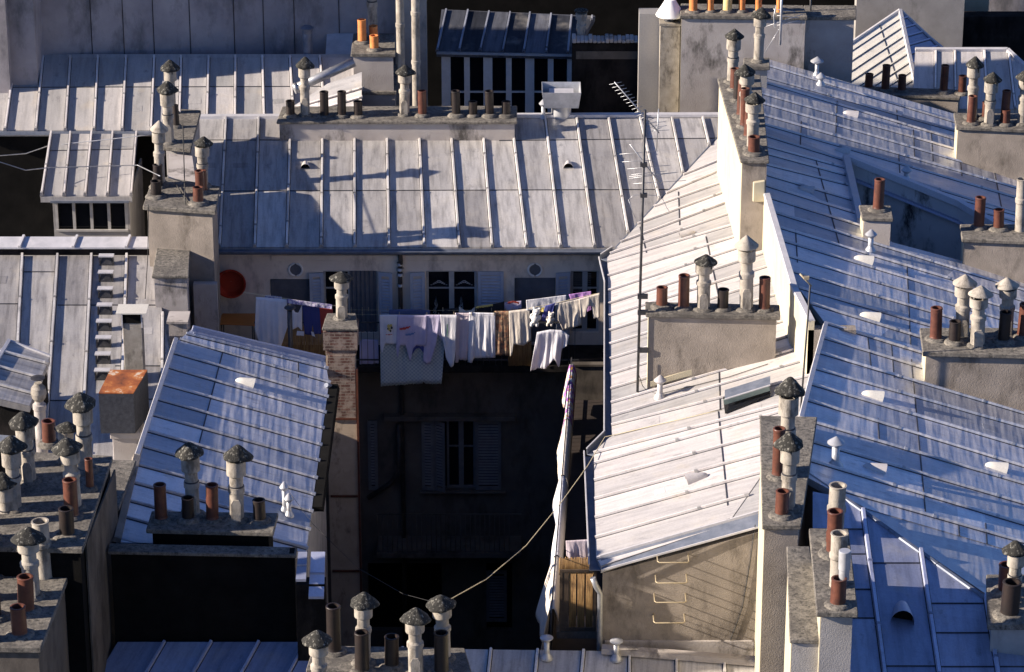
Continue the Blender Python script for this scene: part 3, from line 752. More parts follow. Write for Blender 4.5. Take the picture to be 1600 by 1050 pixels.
# vents and hatch on the wing roof
roof_vent(rB, B, 1075, 367, (-1, .33), .30); roof_vent(rB2, B, 1090, 748, (-1, .33), .36)
p = B.hit(1031, 621); mushroom(rB, p, .42)
p = B.hit(1009, 500)
mb = MB(); hq = [(1130, 624), (1202, 601), (1204, 620), (1133, 648)]
Hh = [B.hit(*x)+B.n*.02 for x in hq]; mb.prism(Hh, (0, 0, .03)); mb.build('skylight_glass', 'glass', rB2)
mb = MB(); hp = [B.hit(1132, 640)+V((0, 0, .22)), B.hit(1203, 618)+V((0, 0, .22)), B.hit(1203, 603)+V((0, 0, .22)), B.hit(1132, 625)+V((0, 0, .22))]
mb.prism(hp, (0, 0, -.03)); sk = mb.build('skylight_lid', 'lead_dark', rB2)
mb = MB(); mb.bar(hp[0]+V((0, -.02, -.10)), hp[1]+V((0, -.02, -.10)), .03, .11, taper=1); mb.build('lid_edge', 'plastic_green', rB2)
mb = MB(); mb.bar(hp[0]+V((0, -.03, .012)), hp[1]+V((0, -.03, .012)), .03, .02); mb.build('lid_trim', 'flashing', rB2)

# gallery along the wing, courtyard side
gx0, gx1 = at(893, 560, 16.5), at(861, 960, 16.5)
G = lambda k, dz=0, dx=0: V((gx0.x+(gx1.x-gx0.x)*k+dx, gx0.y+(gx1.y-gx0.y)*k, 16.5+dz))
wx = lambda y: B.hit(957, 500).x-.1
mb = MB(); fl = [G(1, -1.02), V((1.75, gx1.y, 15.48)), V((2.2, gx0.y, 15.48)), G(0, -1.02)]
mb.prism(fl, (0, 0, -.2)); gal = mb.build('gallery_floor', 'floor_tile', wb)
mb = MB()
for z_ in (0, -.9): mb.bar(G(0, z_), G(1, z_), .03, .03)
for k in range(60): mb.tube([G(k/59, -1.0), G(k/59, 0)], .008, 5)
mb.build('gallery_railing', 'metal_dark', wb)
mb = MB(); mb.prism([G(0, -1.0, -.05), G(1, -1.0, -.05), G(1, -1.0, -.02), G(0, -1.0, -.02)], (0, 0, -.35)); mb.build('gallery_edge', 'court_wall', wb)
# terrace end with closed glazed doors behind the gallery (dark)
q0, q1 = aty(893, 575, 68.9), aty(948, 575, 68.9)
mb = MB(); mb.box(q0.x, q1.x, 68.9, 69.0, q0.z-.9, q0.z+.05); mb.box(q0.x, q1.x+.1, 68.86, 69.03, q0.z+.051, q0.z+.10); mb.build('terrace_parapet', 'court_wall', wb)
# bamboo gate at the near end
yg = gx1.y+.05; a, b = aty(874, 985, yg), aty(931, 985, yg); zt = aty(900, 893, yg).z
gt = thing('bamboo_gate', 'narrow bamboo and dark wood gate closing the near end of the side gallery', 'gate', (a.x, yg, a.z))
mb = MB(); mb.box(a.x, a.x+.05, yg-.04, yg, a.z, zt); mb.box(b.x-.05, b.x, yg-.04, yg, a.z, zt); mb.box(a.x, b.x, yg-.04, yg, zt-.001, zt+.05); mb.box(a.x+.051, b.x-.051, yg-.04, yg, a.z, a.z+.08)
mb.box(a.x+.051, a.x+.17, yg-.035, yg, a.z+.081, zt-.002); mb.build('gate_frame', 'wood_dark', gt)
for k in range(3):
    mb = MB(); w3 = (b.x-a.x-.22)/3; x0 = a.x+.18+k*w3
    for j in range(7): mb.tube([(x0+.012+j*(w3-.03)/7, yg-.02, a.z+.09), (x0+.012+j*(w3-.03)/7, yg-.02, zt-.01)], .012, 5)
    mb.build('slat_panel', 'bamboo', gt)
mb = MB(); n = int((b.x-a.x)/.022)
for k in range(n): mb.tube([(a.x+k*.022, yg+.06, zt-.1), (a.x+k*.022, yg+.06, zt+.26+random.uniform(-.02, .02))], .0105, 5)
mb.build('screen_top', 'bamboo', gt)
mb = MB(); mb.box(a.x-.05, b.x+.05, yg-.05, yg+.6, a.z-.15, a.z-.004); mb.build('gallery_sill', 'court_wall', wb)

# ============================================================ BIG RIGHT ROOF
rb = thing('large_roof_building', 'wide building on the right with blue rippled zinc roof falling to the right', 'building', (10, 66, 0))
cl = [(1262, 122, 1480, 188), (1258, 139, 1480, 202), (1260, 149, 1480, 215), (1180, 144, 1454, 223), (1191, 162, 1456, 240), (1188, 179, 1480, 263), (1188, 193, 1480, 278), (1191, 211, 1378, 269), (1197, 229, 1310, 260), (1203, 242, 1273, 261), (1203, 259, 1279, 278), (1195, 273, 1287, 300), (1195, 290, 1302, 323), (1207, 311, 1301, 340), (1215, 334, 1308, 363), (1221, 357, 1480, 435), (1227, 378, 1480, 454), (1232, 401, 1489, 477), (1240, 425, 1451, 487), (1251, 451, 1450, 509), (1267, 475, 1436, 527), (1291, 506, 1440, 552), (1289, 529, 1394, 561), (1285, 553, 1500, 617), (1280, 578, 1428, 620), (1275, 603, 1520, 676), (1269, 628, 1520, 705), (1277, 662, 1520, 733), (1277, 693, 1520, 764), (1279, 724, 1520, 796), (1319, 768, 1600, 848)]
outC = [(1190, 92), (1262, 112), (1350, 130), (1660, 225), (1660, 1010), (1318, 774), (1252, 745), (1250, 655), (1292, 505)]
def cv(p): return p
# convex pieces: upper slope and lower slope
outC1 = [(1185, 88), (1262, 110), (1660, 228), (1660, 600), (1288, 503), (1240, 440), (1196, 305)]
outC2 = [(1288, 503), (1660, 600), (1660, 1008), (1318, 775), (1253, 740), (1250, 650)]
well = [(1322, 250), (1500, 322), (1560, 358), (1505, 408), (1392, 378), (1345, 350)]
Cs = pline([(1150, 55, 1680, 215)]+ext(cl, 1150, 1680)+[(1150, 735, 1680, 890)])
Cs1 = [s for s in Cs]
ct1 = [((1308, 158), (1306, 208)), ((1401, 172), (1403, 194)), ((1252, 190), (1250, 240)), ((1455, 205), (1458, 252)), ((1427, 203), (1429, 245)), ((1404, 240), (1406, 270)), ((1272, 240), (1312, 385)), ((1243, 360), (1246, 410)), ((1417, 412), (1424, 562)), ((1501, 255), (1503, 275)), ((1553, 265), (1566, 330)), ((1520, 150), (1524, 240))]
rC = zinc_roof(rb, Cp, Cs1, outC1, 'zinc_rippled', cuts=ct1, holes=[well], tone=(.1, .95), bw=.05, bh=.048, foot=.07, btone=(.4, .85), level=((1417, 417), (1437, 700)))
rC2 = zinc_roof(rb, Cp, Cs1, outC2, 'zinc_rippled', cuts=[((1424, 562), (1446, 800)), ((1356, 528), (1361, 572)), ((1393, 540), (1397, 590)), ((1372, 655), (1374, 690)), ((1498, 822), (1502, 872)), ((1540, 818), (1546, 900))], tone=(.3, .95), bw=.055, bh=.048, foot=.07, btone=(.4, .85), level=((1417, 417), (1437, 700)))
for i, (x, y) in enumerate([(1348, 407), (1358, 496), (1362, 619), (1555, 731), (1258, 297), (1328, 179), (1315, 237), (1365, 733)]):
    pl = Cp; roof_vent(rC if y < 450 else rC2, pl, x, y, (1, .28), .34 if y > 380 else .30, 'zinc_white' if i < 4 else 'zinc_pale')
p = Cp.hit(1360, 392); mushroom(rC, p, .42, m='galvanised'); p = Cp.hit(1416, 281); mushroom(rC, p, .28, m='galvanised')
p = Cp.hit(1305, 728); mushroom(rC2, p, .50, .07, .16, m='galvanised', cone=True)
p = Cp.hit(1282, 133); mushroom(rC, p, .25, m='galvanised'); p = Cp.hit(1276, 118); mushroom(rC, p, .42, .05, .17, m='galvanised')
# lower slope turned towards the camera, beyond the hip
h0, h1 = Cp.hit(1318, 777), Cp.hit(1543, 938)
F2 = Pl((1318, 777, h0.z), (1543, 938, h1.z), (1400, 1060, h0.z-.6))
outF = [(1270, 768), (1318, 777), (1391, 826), (1477, 887), (1660, 1018), (1680, 1120), (1270, 1120)]
Fs = pline([(1225, 700, 1290, 1130), (1334, 690, 1392, 1130), (1413, 690, 1479, 1130), (1500, 690, 1572, 1130), (1600, 690, 1680, 1130), (1700, 690, 1790, 1130)])
rF = zinc_roof(rb, F2, Fs, outF, 'zinc_blue', cuts=[((1240, 827), (1352, 827)), ((1240, 866), (1352, 866)), ((1240, 921), (1362, 921)), ((1240, 966), (1370, 966)), ((1362, 880), (1440, 880)), ((1380, 1041), (1470, 1041)), ((1448, 943), (1560, 943)), ((1458, 989), (1560, 989)), ((1466, 1042), (1600, 1042))], tone=(.0, .8), bw=.075, bh=.06)
mb = MB()
hp_ = [h0+(h1-h0)*k for k in (-.05, .33, .66, 1.3)]
for a, b in zip(hp_, hp_[1:]): mb.bar(a+(b-a)*.005, b-(b-a)*.005, .09, .028, F2.n)
mb.build('hip_roll', 'lead_dark', rF)
roof_vent(rF, F2, 1409, 958, (.05, 1), .5, 'zinc_blue')
# verge flashing beside the wing and copings of the low party wall
mb = MB(); strip(mb, [(1290, 507), (1270, 580), (1251, 655)], Cp, .10, .07, -.01); mb.build('verge_flashing', 'flashing', rC2)
zp = 20.32
P1 = [at(1198, 303, zp), at(1241, 449, zp)]; P2 = [at(1241, 449, zp-.02), at(1268, 502, zp-.02)]
mb = MB()
for (a, b) in ((P1[0], P1[1]), (P2[0], P2[1])): mb.bar(a, b, .16, .04)
mb.build('parapet_flashing', 'flashing', rb)
mb = MB()
for i, (a, b) in enumerate(((P1[0], P1[1]+(P1[1]-P1[0])*.0), (P2[0], P2[1]))):
    dx = .06; mb.prism([V((a.x-dx, a.y, zp-.01)), V((a.x+dx, a.y, zp-.01)), V((b.x+dx, b.y, zp-.01)), V((b.x-dx, b.y, zp-.01))], (0, 0, -2.2))
mb.build('parapet', 'stucco_cream', rb)
# return of the wall below the verge
qa = P2[1]; mb = MB(); mb.box(qa.x-.06, qa.x+.9, qa.y+.0, qa.y+.25, 17, Cp.zat(qa.x+.4, qa.y)-.05); mb.build('wall_return', 'stucco_tan', rb)
# walls under the big roof
wc = [Cp.hit(1205, 120), Cp.hit(1650, 240), Cp.hit(1650, 990), Cp.hit(1330, 800), Cp.hit(1262, 735), Cp.hit(1262, 655), Cp.hit(1296, 512), Cp.hit(1246, 440)]
mb = MB(); cutz = -.2
for i in range(len(wc)):
    a, b = wc[i]+V((0, 0, cutz)), wc[(i+1) % len(wc)]+V((0, 0, cutz)); mb.face([a, b, V((b.x, b.y, 0)), V((a.x, a.y, 0))])
mb.build('wall', 'stucco_grey', rb, thick=.1)
# light well: kerb and walls
W = [Cp.hit(*p) for p in well]
mb = MB()
for i in range(len(W)):
    a, b = W[i], W[(i+1) % len(W)]; mb.face([a-V((0, 0, .02)), b-V((0, 0, .02)), V((b.x, b.y, a.z-4)), V((a.x, a.y, a.z-4))])
mb.build('light_well_wall', 'well_wall', rb, thick=.06)
mb = MB(); mb.prism([V((p.x, p.y, W[0].z-3.6)) for p in W], (0, 0, -.1)); mb.build('light_well_floor', 'soot', rb)
mb = MB()
for i in (0, 1, 5): 
    a, b = W[i], W[(i+1) % len(W)]; mb.bar(a, b, .2, .14)
mb.build('light_well_kerb', 'zinc_rippled', rb)
mb = MB()
for i in (0, 1):
    a, b = W[i]-V((0, .12, .38)), W[(i+1) % len(W)]-V((0, .12, .38)); mb.bar(a, b, .14, .05)
    mb.face([W[i]-V((0, .03, .03)), W[(i+1) % len(W)]-V((0, .03, .03)), W[(i+1) % len(W)]-V((0, .06, .38)), W[i]-V((0, .06, .38))][::-1])
mb.build('light_well_flashing', 'zinc_blue', rb)

# ============================================================ LEFT COURTYARD BLOCK (blue roof)
eb = thing('courtyard_block', 'left courtyard block with blue zinc roof sloping down to a dark gutter', 'building', (-5, 62, 0))
el = [(300, 524, 470, 566), (298, 535, 508, 596), (272, 552, 506, 619), (265, 575, 501, 643), (255, 601, 499, 668), (249, 625, 495, 694), (240, 649, 490, 718), (231, 674, 485, 745), (224, 698, 483, 771), (214, 726, 488, 800), (207, 754, 483, 828), (204, 783, 480, 858)]
outE = [(262, 560), (275, 535), (300, 514), (508, 562), (514, 598), (478, 862), (182, 846)]
Es = pline([(150, 445, 560, 560)]+ext(el, 150, 560)+[(150, 795, 560, 910), (150, 830, 560, 945)])
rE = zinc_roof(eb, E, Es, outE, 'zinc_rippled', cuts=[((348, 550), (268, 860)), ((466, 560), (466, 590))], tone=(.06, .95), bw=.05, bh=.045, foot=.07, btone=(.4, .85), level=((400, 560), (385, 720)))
roof_vent(rE, E, 382, 598, (1, .28), .32, 'zinc_white')
mb = MB(); strip(mb, [(274, 533), (238, 640), (213, 715)], E, .10, .09); mb.build('ridge_flashing', 'flashing', rE)
mb = MB(); strip(mb, [(213, 716), (182, 846)], E, .16, .10, -.02); mb.build('verge_board', 'stucco_tan', rE)
mb = MB(); strip(mb, [(300, 515), (400, 539), (507, 563)], E, .10, .09); strip(mb, [(302, 522), (467, 563)], E, .06, .05); mb.build('head_flashing', 'zinc_blue', rE)
a, b = E.hit(515, 600), E.hit(489, 792)
mb = MB(); mb.bar(a+V((.06, 0, -.10)), b+V((.06, 0, -.10)), .30, .10); mb.build('gutter', 'soot', eb)
mb = MB(); mb.tube([a+V((.13, 0, -.02)), b+V((.13, 0, -.02))], .016, 6); mb.tube([E.hit(506, 605)+V((.05, 0, .05)), E.hit(512, 598)+V((.1, 0, -.1))], .05, 8); mb.build('gutter_lip', 'lead_dark', eb)
ce = [E.hit(280, 560), E.hit(505, 605), E.hit(480, 850), E.hit(195, 840)]
for p in ce: p.z -= .16
walls(eb, ce, 0, 'stucco_grey')
for (x, y, h) in ((445, 799, .55), (452, 806, .40)):
    p = E.hit(x, y); mushroom(rE, p, h, .045, .09, 'galvanised')
# black party wall in front with its own coping
yw = E.hit(168, 862).y-.25
a = aty(168, 861, yw); b = aty(463, 867, yw)
pw = thing('party_wall', 'blackened party wall with rough cement coping below the blue left roof', 'wall', (a.x, yw, 0))
mb = MB(); mb.prism([a, b, V((b.x, yw+.32, b.z)), V((a.x, yw+.32, a.z))], (0, 0, -.07)); mb.build('coping', 'coping', pw, bevel=.012)
mb = MB(); mb.box(a.x+.05, b.x-.04, yw+.05, yw+.28, 10, a.z-.074); mb.build('wall_face', 'soot', pw)
# small stepped roofs below the gutter end
sr = thing('lean_to_roof', 'two narrow stepped zinc lean-to roofs beside the painted chimney wall', 'roof', (aty(490, 900, yw).x, yw, 0))
mb = MB()
for (x0, x1, y0, y1) in ((462, 480, 862, 905), (482, 508, 862, 932)):
    q = [aty(x0, y1, yw-.5), aty(x1-2, y1, yw-.5), aty(x1, y0, yw-.05), aty(x0+4, y0, yw-.05)]; mb.prism(q, (0, 0, -.05), random.random())
    m_ = q[0]+(q[3]-q[0])*.5; n_ = q[1]+(q[2]-q[1])*.5; mb.bar(m_, n_, .03, .03)
mb.build('zinc_sheet', 'zinc_blue', sr)
mb = MB(); c0 = aty(462, 905, yw-.42); c1 = aty(508, 905, yw-.42); mb.box(c0.x, c1.x, yw-.40, yw-.1, 8, c0.z-.12); mb.build('wall', 'soot_wall', sr)

# brick chimney wall in the courtyard
ybr = 65.6
t, zk = stack('tall brick and painted chimney wall with a single capped cowl at the courtyard edge', [(503, 513), (560, 513), (556, 489), (511, 489)], Y=ybr, zb=0, body='painted_brick_wall', inset=.06, thick=.06, name='brick_chimney')
p0, p1 = aty(503, 517, ybr+.03), aty(560, 517, ybr+.03); dpt = 1.6
mb = MB(); mb.box(p0.x+.02, p1.x-.03, ybr+.02, ybr+.75, aty(530, 548, ybr).z, p0.z-.015); mb.box(p0.x+.08, p1.x-.06, ybr+.05, ybr+.7, aty(530, 556, ybr).z, aty(530, 548, ybr).z-.003); mb.build('brick_head', 'brick', t)
mb = MB(); mb.box(p0.x+.11, p1.x-.09, ybr+.03, ybr+.6, aty(530, 655, ybr).z, aty(530, 556, ybr).z-.003); mb.build('brick_shaft', 'brick', t)
mb = MB(); mb.box(p1.x-.075, p1.x-.03, ybr+.02, ybr+.12, 0, p0.z-.9); mb.build('corner_strip', 'pot_brown', t)
for yy in (657, 778, 895): mb = MB(); mb.box(p0.x+.10, p1.x-.08, ybr+.02, ybr+.06, aty(530, yy, ybr).z, aty(530, yy-3, ybr).z); mb.build('iron_band', 'pot_brown', t)
cowl(t, 534, 497, 425, 35, zk, side=True)

# ============================================================ LEFT FRONT ROOF with roof steps
lb = thing('left_roof_building', 'left building with lit grey zinc roof, roof steps and a flashed parapet', 'building', (-9, 66, 0))
outD = [(-60, 398), (237, 398), (300, 740), (-60, 760)]
Ds = pline([(-80, 398, -110, 760), (-25, 400, -45, 760), (35, 400, 16, 760), (90, 400, 66, 760), (143, 400, 125, 760), (198, 400, 185, 760), (255, 400, 252, 760), (310, 400, 320, 760)])
rD = zinc_roof(lb, D2, Ds, outD, 'zinc', cuts=[((35, 425), (90, 425)), ((-60, 475), (35, 475)), ((90, 477), (300, 477)), ((66, 626), (142, 626)), ((180, 572), (300, 572)), ((180, 624), (300, 624))], tone=(.1, .5), bw=.07, bh=.09)
a, b = D2.hit(-60, 402), D2.hit(236, 402)
mb = MB(); mb.prism([a+V((0, .05, .22)), b+V((0, .05, .22)), b+V((0, .42, .34)), a+V((0, .42, .34))], (0, 0, -.04)); mb.build('parapet_flashing', 'flashing', lb)
mb = MB(); mb.box(a.x, b.x, a.y+.12, a.y+.38, 10, a.z+.17); mb.build('parapet', 'soot_wall', lb)
for px in (28, 112, 195):
    q = at(px, 393, a.z+.22); mb = MB(); mb.bar(V((q.x, a.y+.04, a.z+.22)), V((q.x+.06, a.y+.43, a.z+.345)), .07, .05); mb.build('parapet_roll', 'flashing', lb)
cd = [D2.hit(-60, 402), D2.hit(262, 402), D2.hit(270, 730), D2.hit(-60, 750)]
for p in cd: p.z -= .16
walls(lb, cd, 0, 'stucco_grey')
proto_step = None
for k in range(8):                          # roof steps
    x, y = 167-k*.9, 412+k*25.6; p = D2.hit(x, y); n = D2.n
    if proto_step is None:
        mb = MB(); o = V((0, 0, 0))
        mb.box(-.17, .17, -.12, .06, .20, .225); st = mb.build('roof_step', 'flashing', rD, loc=(0, 0, 0)); proto_step = [st]
        mb = MB(); mb.prism([(-.13, -.08, .0), (.13, -.08, .0), (.10, -.05, .2), (-.10, -.05, .2)], (0, .1, 0)); mb.box(-.16, -.13, -.08, .04, -.04, .199); mb.box(.13, .16, -.08, .04, -.04, .199); br = mb.build('step_bracket', 'metal_dark', st, loc=(0, 0, 0))
    else:
        st = proto_step[0].copy(); st.name = 'roof_step'; COL.objects.link(st); st.parent = rD; b2 = br.copy(); b2.name = 'step_bracket'; COL.objects.link(b2); b2.parent = st
    st.location = p-V(lb.location)
# flat-capped flue on that roof
p = D2.hit(200, 690); yv = D2.hit(206, 600).y
t = thing('flue_shaft', 'pale rectangular flue with flat white cap plate beside the roof steps', 'flue', (p.x, yv, 15), 'chimney stacks')
za = aty(206, 505, yv).z
x0, x1 = aty(192, 520, yv).x, aty(222, 520, yv).x
mb = MB(); mb.box(x0, x1, yv, yv+.35, 15, za); mb.build('shaft', 'fibre_cement', t, bevel=.01)
mb = MB(); mb.box(x0-.005, x1+.005, yv-.01, yv+.1, za+.003, za+.22); mb.build('mouth', 'soot', t)
mb = MB()
for xx in (x0-.02, x1-.01): mb.box(xx, xx+.03, yv-.02, yv+.01, za-.1, za+.24)
mb.build('strap', 'flashing', t)
mb = MB(); mb.box(x0-.12, x1+.12, yv-.10, yv+.42, za+.24, za+.265); mb.build('cap_plate', 'zinc_white', t)
# rusty-topped metal box on a cement pier
yv = D2.hit(185, 700).y-1.3
zt = aty(183, 614, yv).z; x0, x1 = aty(156, 650, yv).x, aty(210, 650, yv).x; zb_ = aty(183, 677, yv).z
t = thing('metal_flue_box', 'tall grey metal box with orange rusted top on a small pier', 'flue box', (x0, yv, 14))
tp = [V((x0, yv, zt)), V((x1, yv, zt)), V((x1+.20, yv+.9, zt+.12)), V((x0+.14, yv+.9, zt+.12))]
mb = MB(); mb.prism(tp, (0, 0, -.02)); mb.build('rusty_lid', 'rust', t)
mb = MB(); bt = [V((p_.x, p_.y, zb_)) for p_ in tp]; tp2 = [p_-V((0, 0, .023)) for p_ in tp]
for i in range(4): j = (i+1) % 4; mb.face([tp2[j], tp2[i], bt[i], bt[j]])
mb.face(bt); mb.build('box_side', 'rust_side', t)
mb = MB(); mb.box(x0+.22, x1+.06, yv+.1, yv+.7, 12, zb_-.004); mb.box(x0+.18, x1+.10, yv+.06, yv+.74, zb_-.16, zb_-.02); mb.build('pier', 'stucco_stained', t, bevel=.01)
# little hipped dormer roof at the left edge
S1 = Pl((-30, 575, 18.3), (14, 532, 18.45), (60, 615, 17.9))
db = thing('small_dormer', 'small pale zinc dormer roof cut by the left edge of the photograph', 'dormer', (-10, 62, 14))
outS = [(-60, 640), (-60, 600), (14, 533), (78, 557), (48, 622), (-10, 612)]
Ss = pline([(-60, 500, 120, 555), (-60, 534, 120, 580), (-60, 558, 120, 606), (-60, 586, 120, 634), (-60, 620, 120, 668)])
rS = zinc_roof(db, S1, Ss, [(-60, 600), (14, 533), (78, 557), (46, 634), (-60, 610)], 'zinc', tone=(.3, .8), bw=.05, bh=.05)
mb = MB(); strip(mb, [(-20, 590), (14, 533)], S1, .09, .06); strip(mb, [(14, 533), (78, 557)], S1, .05, .04); mb.build('ridge_flashing', 'flashing', rS)
cs = [S1.hit(-60, 600), S1.hit(14, 538), S1.hit(72, 560), S1.hit(44, 628)]
for p in cs: p.z -= .16
walls(db, cs, 0, 'soot_wall')
q0, q1 = at(-60, 632, 17.6), at(50, 636, 17.6)
mb = MB(); mb.box(q0.x, q1.x, q0.y-.1, q0.y+.05, 17.4, 17.55); mb.build('sill', 'zinc_pale', db)
CR = [at(-60, 650, 17.2), at(52, 652, 17.2), at(52, 720, 16.9), at(-60, 720, 16.9)]
mb = MB(); n = 22
for i in range(n):
    a0, a1 = CR[0]+(CR[3]-CR[0])*i/n, CR[0]+(CR[3]-CR[0])*(i+1)/n; b0, b1 = CR[1]+(CR[2]-CR[1])*i/n, CR[1]+(CR[2]-CR[1])*(i+1)/n
    am, bm = (a0+a1)/2+V((0, 0, .03)), (b0+b1)/2+V((0, 0, .03)); mb.face([a0, am, bm, b0][::-1]); mb.face([am, a1, b1, bm][::-1])
cg = mb.build('corrugated_sheet', 'lead_dark', db, thick=.006)

# ============================================================ TOP LEFT: lit roof, wall, dormer
tb = thing('far_left_building', 'far left building with long lit zinc roof under a tall grey rendered wall', 'building', (-10, 82, 0))
ts = [(-40, 90, -52, 204), (24, 90, 8, 204), (67, 90, 56, 204), (110, 90, 102, 204), (153, 90, 147, 204), (197, 90, 191, 204), (241, 90, 236, 204), (283, 90, 280, 204), (326, 90, 323, 204), (368, 90, 367, 204), (410, 90, 413, 204), (453, 90, 460, 204), (500, 90, 510, 204), (560, 90, 575, 204)]
rT = zinc_roof(tb, TL, pline(ts), [(-52, 84), (560, 84), (560, 204), (-52, 204)], 'zinc_pale', cuts=[((-52, 137), (560, 135)), ((300, 181), (560, 181))], tone=(.1, .6), bw=.06, bh=.085)
a, b = TL.hit(-52, 204), TL.hit(560, 204)
mb = MB(); mb.bar(a+V((0, -.05, -.08)), b+V((0, -.05, -.08)), .1, .07); mb.build('gutter', 'lead_dark', tb)
mb = MB(); mb.box(a.x, b.x, a.y+.15, a.y+.4, 0, a.z-.15); mb.build('wall', 'soot', tb)
w0, w1 = TL.hit(-52, 96), TL.hit(660, 74)
w0.z -= .3; w1.z -= .3
dv = (w1-w0).normalized(); nv = V((dv.y, -dv.x, 0)).normalized()
far = thing('high_wall', 'tall blue-grey rendered wall with vertical seams filling the top left corner', 'wall', (w0.x, w0.y, 0))
w1.y = w0.y+(w1.x-w0.x)*.16; w1 = V((w1.x, w1.y, w0.z))
mb = MB(); mb.prism([V((w0.x, w0.y, 0)), V((w1.x, w1.y, 0)), V((w1.x, w1.y+.6, 0)), V((w0.x, w0.y+.6, 0))], (0, 0, 28)); mb.build('rendered_face', 'stucco_wall', far)
mb = MB()
dw = (V((w1.x, w1.y, 0))-V((w0.x, w0.y, 0))); 
def wallpt(px, py):
    r = ray(px, py); n_ = V((-dw.y, dw.x, 0)).normalized(); k = n_.dot(V((w0.x, w0.y, 0))-CAM)/n_.dot(r); return CAM+r*k
for px in (143, 193, 240, 297, 366, 412, 460, 530):
    p = wallpt(px, 60); mb.tube([V((p.x, p.y-.01, 15)), V((p.x+.02, p.y-.01, 27.9))], .009, 5)
mb.build('render_seam', 'soot_wall', far)
# projecting part at the left end (its shadow falls along the wall and the roof)
pj = aty(58, 108, w0.y-1.0)
mb = MB(); mb.box(-30, pj.x, w0.y-1.05, w0.y+.5, 0, 29); mb.build('projecting_bay', 'stucco_wall', far)
pj2 = aty(16, 118, w0.y-1.3)
mb = MB(); mb.box(-30, pj2.x, w0.y-1.4, w0.y-1.053, 0, 29); mb.build('projecting_pier', 'stucco_wall', far)
# dormer
dd = thing('roof_dormer', 'projecting dormer with lit zinc roof and dark paned window at the far left', 'dormer', (-9, 76, 14))
ds = [(80, 209, 65, 306), (110, 209, 100, 306), (143, 209, 133, 306), (176, 209, 168, 306), (213, 209, 205, 306)]
rd = zinc_roof(dd, DOR, pline(ds), [(78, 208), (214, 208), (206, 307), (63, 307)], 'zinc_pale', cuts=[((60, 236), (220, 233))], tone=(.1, .5), bw=.055, bh=.09, skip_ends=False)
p0, p1 = DOR.hit(80, 306), DOR.hit(200, 306); yd = p0.y+.15
zt = p0.z-.16; zb_ = aty(140, 358, yd).z
mb = MB(); mb.box(p0.x, p0.x+.04, yd, yd+3, 10, zt-.02); mb.box(p1.x-.04, p1.x, yd, yd+3, 10, zt-.02); mb.box(p0.x+.041, p1.x-.041, yd, yd+.1, 10, zb_); mb.build('wall', 'stucco_grey', dd)
mb = MB()
for i in range(5):
    x = p0.x+.08+(p1.x-p0.x-.16)*i/4; mb.box(x-.035, x+.035, yd+.0, yd+.06, zb_+.002, zt)
mb.box(p0.x+.05, p1.x-.05, yd-.04, yd+.08, zb_-.05, zb_)
wn = mb.build('window', 'window_frame', dd); mb = MB(); mb.box(p0.x+.05, p1.x-.05, yd+.07, yd+.075, zb_, zt); mb.build('pane', 'glass', wn)
mb = MB(); mb.box(p0.x-.02, p1.x+.02, yd-.22, yd-.1, zt+.0, zt+.05); mb.build('gutter', 'lead_dark', dd)

# ============================================================ TOP CENTRE: dark court, studio roof, dark wall
sb = thing('studio_building', 'dark studio building with small zinc roof over a row of tall white-framed windows', 'building', (0, 86, 0))
ys = 84.0
ST = Pl((683, 80, aty(683, 80, ys).z), (893, 84, aty(893, 84, ys).z), (700, 16, aty(700, 16, ys).z-.62))
ss = [(697, 16, 683, 80), (731, 17, 717, 80), (764, 19, 750, 80), (797, 20, 785, 81), (828, 21, 818, 82), (861, 23, 853, 83), (893, 25, 887, 84), (925, 26, 925, 85)]
rS_ = zinc_roof(sb, ST, pline(ss), [(690, 14), (930, 24), (897, 84), (682, 80)], 'zinc_sooty', tone=(.06, .6), bw=.06, bh=.06, skip_ends=False)
a, b = ST.hit(682, 80), ST.hit(897, 84)
mb = MB(); mb.bar(a+V((0, -.04, -.06)), b+V((0, -.04, -.06)), .08, .06); mb.build('gutter', 'metal_grey', sb)
yw_ = ys+.15; x0, x1 = aty(697, 120, yw_).x, aty(893, 120, yw_).x; z1 = a.z-.14; z0 = aty(790, 186, yw_).z
mb = MB(); g = MB(); xs = [697, 728, 762, 790, 826, 852, 893]
for i in range(7):
    x = x0+(x1-x0)*i/6; w2 = .12 if i % 2 == 0 else .075; mb.box(x-w2, x+w2, yw_-.02, yw_+.06, z0, z1)
for f in (.42,): mb.box(x0, x1, yw_, yw_+.05, z0+(z1-z0)*f-.02, z0+(z1-z0)*f+.02)
fr = mb.build('window', 'white_paint', sb); g.box(x0, x1, yw_+.07, yw_+.075, z0, z1); g.build('pane', 'glass', fr)
mb = MB(); mb.box(x0, x1, yw_, yw_+.4, 0, z0-.003); mb.box(x0-.1, x0-.093, yw_, yw_+3, 0, z1-.1); mb.build('wall', 'soot_wall', sb)
mb = MB(); mb.box(-2.6, 12, 91, 91.5, 0, 30); tag(mb.build('background_wall', 'soot', loc=(4, 91, 0)), 'soot-black wall closing the court at the top centre of the photograph', 'wall')  # wall added for the court void, its shade put into the colour
p = aty(908, 62, 83.0); t = thing('capped_flue', 'short beige capped flue rising between the studio roof and the dark wall', 'flue', p)
mb = MB(); mb.lathe([(.10, -1.5), (.10, .30), (.13, .31), (.13, .42), (.11, .43), (.11, .55), (.15, .56), (.15, .72), (.12, .73)], 16, p); mb.build('flue_pipe', 'fibre_cement', t)
mb = MB(); mb.lathe([(.10, .76), (.19, .78), (.18, .81), (.03, .86)], 16, p); mb.build('cap', 'cowl_lichen', t)
